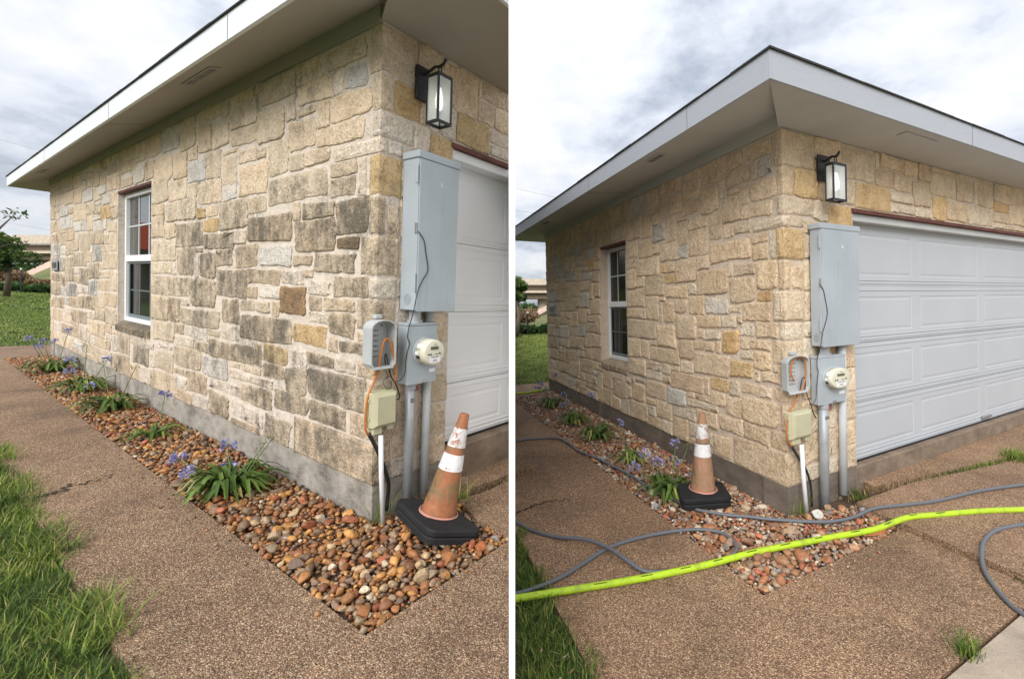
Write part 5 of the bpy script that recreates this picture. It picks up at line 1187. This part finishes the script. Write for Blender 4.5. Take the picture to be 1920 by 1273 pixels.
    if k == 0:
        cable('orange_cable', [(-0.050, -0.075, 0.84), (-0.042, -0.1, 0.873), (-0.037, -0.1, 0.933), (-0.019, -0.1, 1.009), (0.001, -0.1, 1.033), (0.025, -0.1, 1.006), (0.045, -0.1, 0.933), (0.059, -0.105, 0.865), (0.057, -0.105, 0.792)], 0.0065, 'orange_cable', 'orange cable arching inside the open phone box on the weathered house')
        cable('orange_cable', [(-0.022, -0.06, 0.870), (-0.030, -0.06, 0.835), (-0.045, -0.06, 0.791), (-0.075, -0.06, 0.724), (-0.085, -0.06, 0.66), (-0.087, -0.06, 0.60), (-0.084, -0.06, 0.545), (-0.060, -0.06, 0.51)], 0.0065, 'orange_cable', 'orange cable running down past the beige box on the weathered house')
        cable('black_cable', [(-0.066, -0.06, 0.522), (-0.03, -0.06, 0.455), (-0.007, -0.06, 0.405), (0.028, -0.055, 0.331), (0.054, -0.055, 0.249), (0.07, -0.05, 0.181), (0.059, -0.05, 0.05)], 0.011, 'black_cable', 'thick black cable behind the white pipe on the weathered house')
        cable('black_wire', [(0.136, -0.162, 1.627), (0.178, -0.162, 1.581), (0.194, -0.162, 1.507), (0.211, -0.162, 1.417), (0.176, -0.162, 1.355), (0.145, -0.163, 1.293), (0.125, -0.162, 1.20), (0.128, -0.13, 1.12), (0.127, -0.116, 1.084), (0.124, -0.112, 1.033), (0.14, -0.110, 0.998), (0.125, -0.109, 0.944), (0.118, -0.108, 0.895), (0.115, -0.108, 0.831), (0.09, -0.104, 0.794), (0.053, -0.104, 0.791)], 0.0026, 'black_cable', 'thin black wire hanging down the weathered house service panel')
        cable('black_wire', [(0.005, -0.09, 0.887), (-0.001, -0.09, 0.928), (0.005, -0.09, 0.949), (0.016, -0.09, 0.91), (0.024, -0.095, 0.86), (0.037, -0.1, 0.816), (0.052, -0.1, 0.797), (0.076, -0.09, 0.764), (0.097, -0.08, 0.723), (0.113, -0.07, 0.686), (0.098, -0.06, 0.676), (0.080, -0.05, 0.679)], 0.0038, 'black_cable', 'black wire looping from the weathered house phone box to the beige box')
        cable('black_wire', [(0.014, -0.06, 0.875), (0.039, -0.06, 0.816), (0.011, -0.06, 0.791), (0.036, -0.06, 0.749), (0.066, -0.06, 0.753), (0.058, -0.06, 0.788)], 0.0018, 'black_cable', 'tiny curled black wire under the weathered house phone box')
        cable('thin_wire', [(0.06, -0.04, 0.53), (0.03, -0.03, 0.47), (0.05, -0.03, 0.42), (0.10, -0.03, 0.47), (0.125, -0.03, 0.56), (0.118, -0.03, 0.68)], 0.0016, 'grey_cable', 'thin brown wire curling beside the beige box on the weathered house')
    else:
        cable('orange_cable', [(-0.041, -0.086, 0.956), (-0.062, -0.086, 1.034), (-0.043, -0.086, 1.105), (0.0, -0.086, 1.122), (0.030, -0.086, 1.10), (0.038, -0.086, 1.036), (0.034, -0.086, 0.962), (0.016, -0.09, 0.909), (-0.003, -0.09, 0.882), (-0.02, -0.08, 0.85)], 0.0055, 'orange_cable', 'orange cable looped round inside the clean house phone box')
        cable('orange_cable', [(-0.003, -0.06, 0.870), (-0.026, -0.06, 0.81), (-0.064, -0.06, 0.732), (-0.080, -0.06, 0.659), (-0.078, -0.06, 0.563), (-0.045, -0.06, 0.492)], 0.0055, 'orange_cable', 'orange cable running down past the beige box on the clean house')
        cable('black_cable', [(-0.052, -0.06, 0.505), (0.011, -0.06, 0.374), (0.059, -0.055, 0.273), (0.09, -0.05, 0.166), (0.095, -0.05, 0.03)], 0.009, 'black_cable', 'thick black cable behind the white pipe on the clean house')
        cable('black_wire', [(0.121, -0.162, 1.64), (0.148, -0.162, 1.592), (0.161, -0.162, 1.524), (0.174, -0.162, 1.427), (0.158, -0.162, 1.35), (0.135, -0.163, 1.28), (0.125, -0.16, 1.2), (0.123, -0.116, 1.105), (0.124, -0.110, 1.038), (0.131, -0.109, 0.998), (0.118, -0.105, 0.885), (0.112, -0.103, 0.814), (0.077, -0.103, 0.775), (0.05, -0.1, 0.781)], 0.0024, 'black_cable', 'thin black wire hanging down the clean house service panel')
        cable('black_wire', [(-0.003, -0.086, 0.884), (0.010, -0.086, 0.955), (0.022, -0.086, 0.975), (0.034, -0.086, 0.96), (0.034, -0.086, 0.919), (0.03, -0.086, 0.887)], 0.0036, 'black_cable', 'black wire loop standing in the clean house phone box')
        cable('black_wire', [(0.045, -0.075, 0.87), (0.055, -0.069, 0.843), (0.082, -0.069, 0.785), (0.114, -0.06, 0.711), (0.141, -0.05, 0.661)], 0.004, 'black_cable', 'black wire slanting from the clean house phone box to the conduit')
        cable('thin_wire', [(0.06, -0.04, 0.53), (0.03, -0.03, 0.45), (0.05, -0.03, 0.40), (0.11, -0.03, 0.44), (0.135, -0.03, 0.55)], 0.0014, 'grey_cable', 'thin brown wire curling beside the beige box on the clean house')
for k in (0, 1): fixtures(k)

# ------------------------------------------------------------------ traffic cones
def cone(k, x, y, yaw, lean, lean_dir, s, label, bodymat, stretch, z0):
    base = LP(k, x, y, z0)
    Rl = Matrix(LOT[k]['R'].tolist()); ax = Vector((math.cos(lean_dir), math.sin(lean_dir), 0))
    T = Rl @ Matrix.Rotation(lean, 3, ax) ; T2 = np.array(T); cy_, sy_ = math.cos(yaw), math.sin(yaw)
    root = empty('traffic_cone', base); tag(root, label, 'traffic cone', 'traffic cones')
    def f(a, b, c): return base + T2 @ (np.array([a, b, c]) * s)
    def fb(a, b, c): q = np.array([a * cy_ - b * sy_, a * sy_ + b * cy_]); return base + T2 @ (np.array([q[0] * stretch[0], q[1] * stretch[1], c]) * s)
    h = 0.165
    for i, (z, ins) in enumerate(((0.0, 0.006), (0.047, 0.0))):
        mb = MB(fb); r_ = 0.045; P = []
        for (cx_, cy2, a0) in ((h - r_, h - r_, 0), (-h + r_, h - r_, 90), (-h + r_, -h + r_, 180), (h - r_, -h + r_, 270)):
            for j in range(5): a = math.radians(a0 + j * 22.5); P.append((cx_ + r_ * math.cos(a), cy2 + r_ * math.sin(a)))
        n = len(P); V = []; Fs = []
        prof = ((0.93, z + 0.001), (1.0, z + 0.008), (1.0, z + 0.034), (0.975, z + 0.043), (0.93, z + 0.046)) if i == 0 else ((0.95, z), (1.0, z + 0.006), (1.0, z + 0.026), (0.97, z + 0.036), (0.80, z + 0.044), (0.60, z + 0.050))
        for q, zz in prof: V += [(a * q * (1 - ins * 2), b * q * (1 - ins * 2), zz) for a, b in P]
        for l_ in range(len(prof) - 1):
            for j in range(n): Fs.append((l_ * n + j, l_ * n + (j + 1) % n, l_ * n + n + (j + 1) % n, l_ * n + n + j))
        Fs += [tuple(range(n))[::-1], tuple((len(prof) - 1) * n + j for j in range(n))]
        mb.add(V, Fs); mb.build('rubber_base', M['rubber'], root)
    zb = 0.095
    rad = lambda t: ((0.098 * (1 - t) + 0.026 * t) * (1.0, 0.9)[k])
    H = 0.56
    def part(nm, t0, t1, off, mat, extra=None, cap=False):
        pr = [(rad(t0 + (t1 - t0) * i / 4) + off, zb + H * (t0 + (t1 - t0) * i / 4)) for i in range(5)]
        if extra: pr = extra + pr
        mb = MB(f); mb.lathe(pr, 32, (0, 0), cap); return mb.build(nm, mat, root, smooth=True)
    part('lip', 0.0, 0.015, 0.004, M['cone_lip'], [(0.112 * (1.0, 0.92)[k], zb + 0.000), (0.108 * (1.0, 0.92)[k], zb + 0.006)])
    part('cone_body', 0.015, 1.0, 0.0, M[bodymat], None)
    mb = MB(f); mb.lathe([(rad(1.0), zb + H), (rad(1) - 0.004, zb + H + 0.002), (rad(1) - 0.006, zb + H - 0.03), (0.001, zb + H - 0.035)], 24, (0, 0), False); mb.build('open_top', M[bodymat], root, smooth=True)
    part('reflective_band', 0.44, 0.60, 0.0025, M['band_white']); part('reflective_band', 0.67, 0.86, 0.0025, M['band_worn'])
cone(0, 0.135, -0.36, math.radians(-18), math.radians(14), math.radians(65), 0.96, 'weathered orange traffic cone leaning on a black double base by the conduits', 'cone_orange', (0.88, 1.30), 0.015)
cone(1, -0.43, 0.44, math.radians(-20), math.radians(0.5), 0, 1.03, 'faded upright traffic cone on a black base beside the clean wall', 'cone_faded', (1.15, 0.85), 0.015)

# ------------------------------------------------------------------ hoses across the right-hand path
def gh(x, y):
    if x > 0.53 and y > -1.2 and y < -0.15: return 0.030
    if (-0.835 < x < 0.53 and -0.5 < y < 0) or (-0.835 < x < 0 and y >= 0): return 0.008
    if x < -1.86: return 0.006
    return 0.0
def hose(nm, pts, rad, mat, label, ends=None, lift=None):
    hs = [gh(x, y) for x, y in pts]; hs = [max(hs[i], 0.5 * hs[i] + 0.25 * (hs[max(i - 1, 0)] + hs[min(i + 1, len(hs) - 1)])) for i in range(len(hs))]
    P = smooth_path([(x, y, hs[i] + rad * 0.9 + (lift[i] if lift else 0)) for i, (x, y) in enumerate(pts)], 6)
    V = [LP(1, *p) for p in P]
    keep = [v for v in V if v[0] > -1e9]
    mb = MB(ident); mb.tube(keep, rad, 12)
    return tag(obj(nm, mb.V, mb.F, M[mat], smooth=True, clip=1), label, 'hose'), P
lime = [(-2.25, 0.13), (-2.046, 0.081), (-1.81, 0.024), (-1.487, -0.062), (-1.179, -0.135), (-0.92, -0.185), (-0.64, -0.232), (-0.348, -0.292), (-0.031, -0.362), (0.297, -0.447), (0.61, -0.487), (0.853, -0.571), (1.176, -0.69), (1.483, -0.833), (1.9, -1.04)]
lo, lp = hose('garden_hose', lime, 0.0185, 'hose_lime', 'thick lime green hose lying across the path and driveway')
r = random.Random(5)
for i in range(16, len(lp) - 14, 5):                                # printed lettering along the hose
    d = lp[i + 1] - lp[i]; d = d / np.linalg.norm(d); sdv = np.array([d[1], -d[0], 0]); mb = MB(lambda a, b, c: LP(1, *(lp[i] + d * a + sdv * b + np.array([0, 0, 1]) * c)))
    tt = -0.03
    for q in range(7):
        w = r.uniform(0.004, 0.010); mb.box(tt, 0.0065, 0.0170, tt + w, 0.0125, 0.0185); tt += w + 0.003
    mb.build('printed_text', M['print_dark'], lo)
g1 = [(-2.25, 0.16), (-2.034, 0.125), (-1.933, 0.118), (-1.766, 0.139), (-1.606, 0.191), (-1.407, 0.256), (-1.218, 0.268), (-0.982, 0.234), (-0.767, 0.155), (-0.64, 0.056), (-0.619, -0.057), (-0.666, -0.145), (-0.771, -0.19), (-0.901, -0.185), (-1.073, -0.145), (-1.223, -0.09), (-1.306, -0.032), (-1.364, 0.09), (-1.40, 0.232), (-1.484, 0.378), (-1.646, 0.551), (-1.754, 0.692), (-1.814, 0.82), (-1.845, 0.93), (-1.86, 1.1)]
lf = [0] * len(g1)
for i in (4, 5, 6): lf[i] = 0.0
for i in (17, 18, 19): lf[i] = 0.022
hose('grey_hose', g1, 0.0115, 'hose_grey', 'grey hose crossing itself in a loop on the path', lift=lf)
g2 = [(-1.6, 2.65), (-1.372, 2.617), (-1.162, 2.583), (-0.905, 2.457), (-0.855, 2.195), (-0.854, 1.942), (-0.778, 1.638), (-0.733, 1.378), (-0.689, 1.102), (-0.685, 0.888), (-0.634, 0.70), (-0.60, 0.40), (-0.45, 0.20), (-0.315, 0.09), (-0.215, -0.004), (-0.041, -0.132), (0.133, -0.235), (0.329, -0.285), (0.553, -0.305), (0.816, -0.387), (1.096, -0.467), (1.578, -0.545), (2.033, -0.668), (2.5, -0.8)]
hose('grey_hose', g2, 0.0115, 'hose_grey', 'long grey hose along the rock bed and over the driveway', lift=[0.006] * len(g2))
g3 = [(1.6, -0.96), (1.245, -0.904), (1.029, -0.853), (0.858, -0.845), (0.659, -0.881), (0.466, -0.953), (0.336, -1.038), (0.225, -1.139), (0.183, -1.212), (0.15, -1.35)]
hose('grey_hose', g3, 0.0115, 'hose_grey', 'grey hose bending round at the right edge over the slab joint')
hose('garden_hose', [(-1.6, 5.25), (-1.1, 5.16), (-0.71, 5.113), (-0.385, 5.10), (0.031, 5.247), (0.5, 5.5)], 0.019, 'hose_lime', 'far stretch of lime hose round the back corner of the clean house')

# ------------------------------------------------------------------ background beyond the lawns
def at(px, py, Y): return np.array([(px - PPX) / FOC * Y, Y, CAM_H - (py - PPY) / FOC * Y])
def leaf_cloud(nm, blobs, n, size, mat, parent, seed, label=None, cat=None, kind=None, group=None, flat=0.4):
    rg = np.random.default_rng(seed); B_ = np.array(blobs, float); w = B_[:, 3] ** 2; w /= w.sum()
    i = rg.choice(len(B_), n, p=w); u_ = rg.normal(size=(n, 3)); u_ /= np.linalg.norm(u_, axis=1)[:, None]; rr = rg.uniform(0.35, 1.0, n) ** 0.5
    C = B_[i, :3] + u_ * (rr * B_[i, 3])[:, None] * np.array([1, 1, 0.8])
    a = rg.normal(size=(n, 3)); a /= np.linalg.norm(a, axis=1)[:, None]; b = np.cross(a, rg.normal(size=(n, 3))); b /= np.linalg.norm(b, axis=1)[:, None]
    s_ = size * rg.uniform(0.5, 1.3, n)[:, None]
    V = np.stack([C - a * s_, C + b * s_ * flat, C + a * s_, C - b * s_ * flat], 1).reshape(-1, 3)
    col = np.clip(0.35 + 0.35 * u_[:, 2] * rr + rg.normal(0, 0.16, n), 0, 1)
    o = obj(nm, V, [tuple(f) for f in (np.arange(n)[:, None] * 4 + np.arange(4)).tolist()], M[mat], parent, base=[V[:, 0].mean(), V[:, 1].mean(), V[:, 2].min()], attrs={'lcol': np.repeat(col, 4).tolist()})
    return tag(o, label, cat, group, kind)
def tree(px, py_top, py_base, Y, wpx, n, size, label, seed, sparse=False):
    r = random.Random(seed); foot = at(px, py_base, Y); top = at(px, py_top, Y); H = top[2] - foot[2]; W = wpx / FOC * Y
    root = empty('broadleaf_tree', foot); tag(root, label, 'tree')
    mb = MB(ident); mb.tube([foot - [0, 0, 0.3], foot + [0.05 * H, 0, H * 0.3], foot + [0, 0.02 * H, H * 0.62]], [0.05 * H, 0.038 * H, 0.02 * H], 8)
    blobs = []
    for i in range(9 if not sparse else 12):
        a = r.uniform(0, 6.28); q = r.uniform(0.15, 1.0) * W * 0.5; e = foot + np.array([q * math.cos(a), q * math.sin(a), H * r.uniform(0.45, 0.95)])
        s0 = foot + np.array([0.02 * H, 0, H * r.uniform(0.25, 0.55)])
        mb.tube([s0, (s0 + e) / 2 + np.array([0, 0, 0.05 * H]), e], [0.016 * H, 0.010 * H, 0.003 * H], 6)
        blobs.append((*e, W * (r.uniform(0.14, 0.24) if not sparse else r.uniform(0.07, 0.16))))
    mb.build('trunk', M['bark'], root, smooth=True)
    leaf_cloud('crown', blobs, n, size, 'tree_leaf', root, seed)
    return root
def overpass(Y, x0, x1, ys, label):
    """ys: pixel rows of parapet top, parapet foot, ledge top, ledge foot, girder foot"""
    z = [CAM_H - (y - PPY) / FOC * Y for y in ys]
    root = empty('overpass', (0.5 * (x0 + x1), Y, z[-1])); tag(root, label, 'overpass')
    for nm, a, b, y0, y1, mat in (('parapet', z[1], z[0], 0, 0.5, 'bridge_concrete'), ('deck_girder', z[2], z[1], 1.0, 6, 'girder_concrete'), ('ledge', z[3], z[2], 0.35, 7, 'bridge_concrete'), ('lower_girder', z[4], z[3], 1.2, 6, 'girder_concrete')):
        mb = MB(ident); mb.box(x0, Y + y0, a, x1, Y + y1, b); mb.build(nm, M[mat], root)
    n = 3
    for i in range(n):
        xx = x0 + (x1 - x0) * (i + 0.5) / n; mb = MB(ident); mb.tube([(xx, Y + 3.5, z[4] + 0.2), (xx, Y + 3.5, -4)], 0.8, 14); mb.build('pier', M['bridge_concrete'], root)
overpass(60, -135, -60, (441, 457, 470, 474.5, 485), 'concrete highway overpass left of the weathered house')
overpass(60, -34, 3, (523, 534, 545, 549, 560), 'concrete highway overpass seen left of the clean house')
def mound(nm, pts_top, Y0, Y1, ybase, mat, label, seed, rows=6):
    """a bank whose crest follows the given pixel points"""
    rg = random.Random(seed); V, Fs = [], []; n = len(pts_top)
    for j in range(rows + 1):
        t = j / rows
        for (px, py) in pts_top:
            yy = ybase + (py - ybase) * (t ** 0.8); Y = Y0 + (Y1 - Y0) * t; p = at(px, yy, Y); p[2] += rg.uniform(-0.05, 0.05) * (0 < t < 1); V.append(p)
    for (px, py) in pts_top: p = at(px, py, Y1); p = p + np.array([0, 8, -6]); V.append(p)
    for j in range(rows + 1):
        for i in range(n - 1): a = j * n + i; Fs.append((a, a + 1, a + n + 1, a + n))
    return tag(obj(nm, V, Fs, M[mat], smooth=True), label, kind='structure')
mound('grass_bank', [(-180, 536), (-60, 532), (10, 528), (45, 520), (70, 508), (100, 498), (150, 490), (220, 486)], 33, 52, 549, 'field', 'grass bank below the left overpass', 3)
mound('grass_bank', [(930, 610), (960, 606), (985, 600), (1000, 596), (1022, 588), (1060, 580)], 28, 52, 626, 'field', 'grass bank below the right overpass', 4)
def paving(pts, Y, label):
    V = [at(px, py, Y + d) for px, py, d in pts]; n = len(V); V2 = [v + np.array([0, 0.3, -0.25]) for v in V]
    Fs = [tuple(range(n)), tuple(range(n, 2 * n))[::-1]] + [(i, (i + 1) % n, n + (i + 1) % n, n + i) for i in range(n)]
    tag(obj('slope_paving', V + V2, Fs, M['riprap']), label, kind='structure')
paving([(44, 512, 0), (60, 519, -2), (130, 488, 2), (130, 478, 4), (96, 488, 3)], 51, 'pinkish stone slope paving under the left overpass')
paving([(990, 590, 0), (1003, 594, -2), (1040, 575, 2), (1040, 566, 4), (1022, 574, 3)], 51, 'pinkish stone slope paving under the right overpass')
# trees, hedges and scrub
tree(12, 447, 546, 24, 105, 2600, 0.13, 'green tree in front of the overpass at the far left', 5)
tree(-40, 350, 560, 15, 150, 420, 0.09, 'tree with sparse leafy branches reaching in at the left edge', 6, True)
tree(968, 523, 622, 22, 62, 2200, 0.11, 'green tree in front of the right overpass', 7)
tree(940, 480, 625, 16, 66, 260, 0.08, 'tree with a thin bare branch tip beside the white panel', 8, True)
def hedge(x0, x1, py, ph, Y, n, size, label, seed, mat='shrub_leaf', nm='low_hedge', cat='hedge'):
    r = random.Random(seed); blobs = []
    m = max(3, int((x1 - x0) / 7))
    for i in range(m):
        px = x0 + (x1 - x0) * (i + 0.5) / m; h = ph / FOC * Y; p = at(px, py - ph * r.uniform(0.25, 0.55), Y + r.uniform(-0.4, 0.4)); blobs.append((*p, h * r.uniform(0.45, 0.7)))
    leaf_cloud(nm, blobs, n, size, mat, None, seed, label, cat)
hedge(-60, 42, 546, 18, 30, 1800, 0.14, 'dark green hedge left of the metal post behind the left lawn', 11)
hedge(44, 110, 547, 15, 30, 1200, 0.14, 'low green shrubs right of the metal post behind the left lawn', 12)
hedge(-60, 48, 528, 22, 34, 1800, 0.16, 'brown dry scrub under the tree at the far left', 13, 'dry_grass', 'dry_scrub', 'scrub')
hedge(44, 110, 534, 12, 34, 700, 0.14, 'reddish dry scrub below the left bank', 14, 'dry_grass', 'dry_scrub', 'scrub')
hedge(945, 988, 624, 19, 24, 1300, 0.10, 'dark green hedge behind the right lawn beside the white panel', 15)
hedge(990, 1032, 624, 17, 24, 1100, 0.10, 'low green shrubs between the right post and the clean house', 16)
hedge(950, 998, 604, 26, 28, 1400, 0.12, 'brown dry scrub under the tree beside the white panel', 17, 'dry_grass', 'dry_scrub', 'scrub')
def wood(x0, x1, py, ph, Y, n, label, seed):
    r = random.Random(seed); blobs = []
    for i in range(14):
        px = x0 + (x1 - x0) * (i + 0.5) / 14; p = at(px, py - ph * 0.4, Y); blobs.append((*p, ph / FOC * Y * r.uniform(0.5, 0.9)))
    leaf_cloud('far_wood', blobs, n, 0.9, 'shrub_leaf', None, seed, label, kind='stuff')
wood(-80, 180, 520, 24, 110, 2600, 'far dark trees seen under the left overpass', 18)
wood(940, 1060, 592, 22, 110, 2000, 'far dark trees seen under the right overpass', 19)
for (px, y0, y1, Y, lb) in ((39.5, 506, 548, 29, 'thin dark metal post at the edge of the left lawn'), (989, 588, 625, 23, 'thin dark metal post at the edge of the right lawn')):
    a, b = at(px, y1 + 2, Y), at(px, y0, Y); rt = empty('metal_post', a); tag(rt, lb, 'post')
    mb = MB(ident); mb.tube([a, b], 0.035, 8); mb.build('shaft', M['black_metal'], rt); mb = MB(ident); mb.tube([b, b + np.array([0, 0, 0.12])], 0.045, 8); mb.build('cap', M['trim_white'], rt)
for i, (p, q, Y, lb) in enumerate((((-80, 236), (180, 306), 40, 'upper power line in the left sky'), ((-80, 284), (180, 332), 40, 'lower power line in the left sky'), ((-40, 405), (160, 440), 55, 'power line above the left overpass'), ((900, 334), (1120, 383), 40, 'upper power line in the right sky'), ((900, 384), (1100, 404), 40, 'lower power line in the right sky'))):
    mb = MB(ident); A, B = at(*p, Y), at(*q, Y); mb.tube([A + (B - A) * t / 8 - np.array([0, 0, 0.25 * math.sin(math.pi * t / 8)]) for t in range(9)], 0.011, 5); tag(mb.build('power_line', M['grey_cable']), lb, 'power line', 'power lines')
# the red-roofed canopy across the yard that the left window mirrors
rt = empty('canopy_building', LP(0, -6.2, 29, 0)); tag(rt, 'low building with a red canopy roof mirrored in the left window', 'building')
f0 = lambda x, y, z: LP(0, x, y, z)
mb = MB(f0); mb.box(-16, 28.5, 2.75, -3.2, 34, 4.1); mb.build('canopy', M['awning_red'], rt)
mb = MB(f0); mb.box(-16, 29, 2.2, -3.6, 33.5, 2.74); mb.build('trim_band', M['girder_concrete'], rt)
for xx in (-15, -9, -4.2):
    mb = MB(f0); mb.box(xx, 29.2, -0.1, xx + 0.3, 29.5, 2.19); mb.build('post', M['trim_white'], rt)
mb = MB(f0); mb.box(-16, 33, -0.1, -4, 33.4, 2.19); mb.build('wall', M['bridge_concrete'], rt)
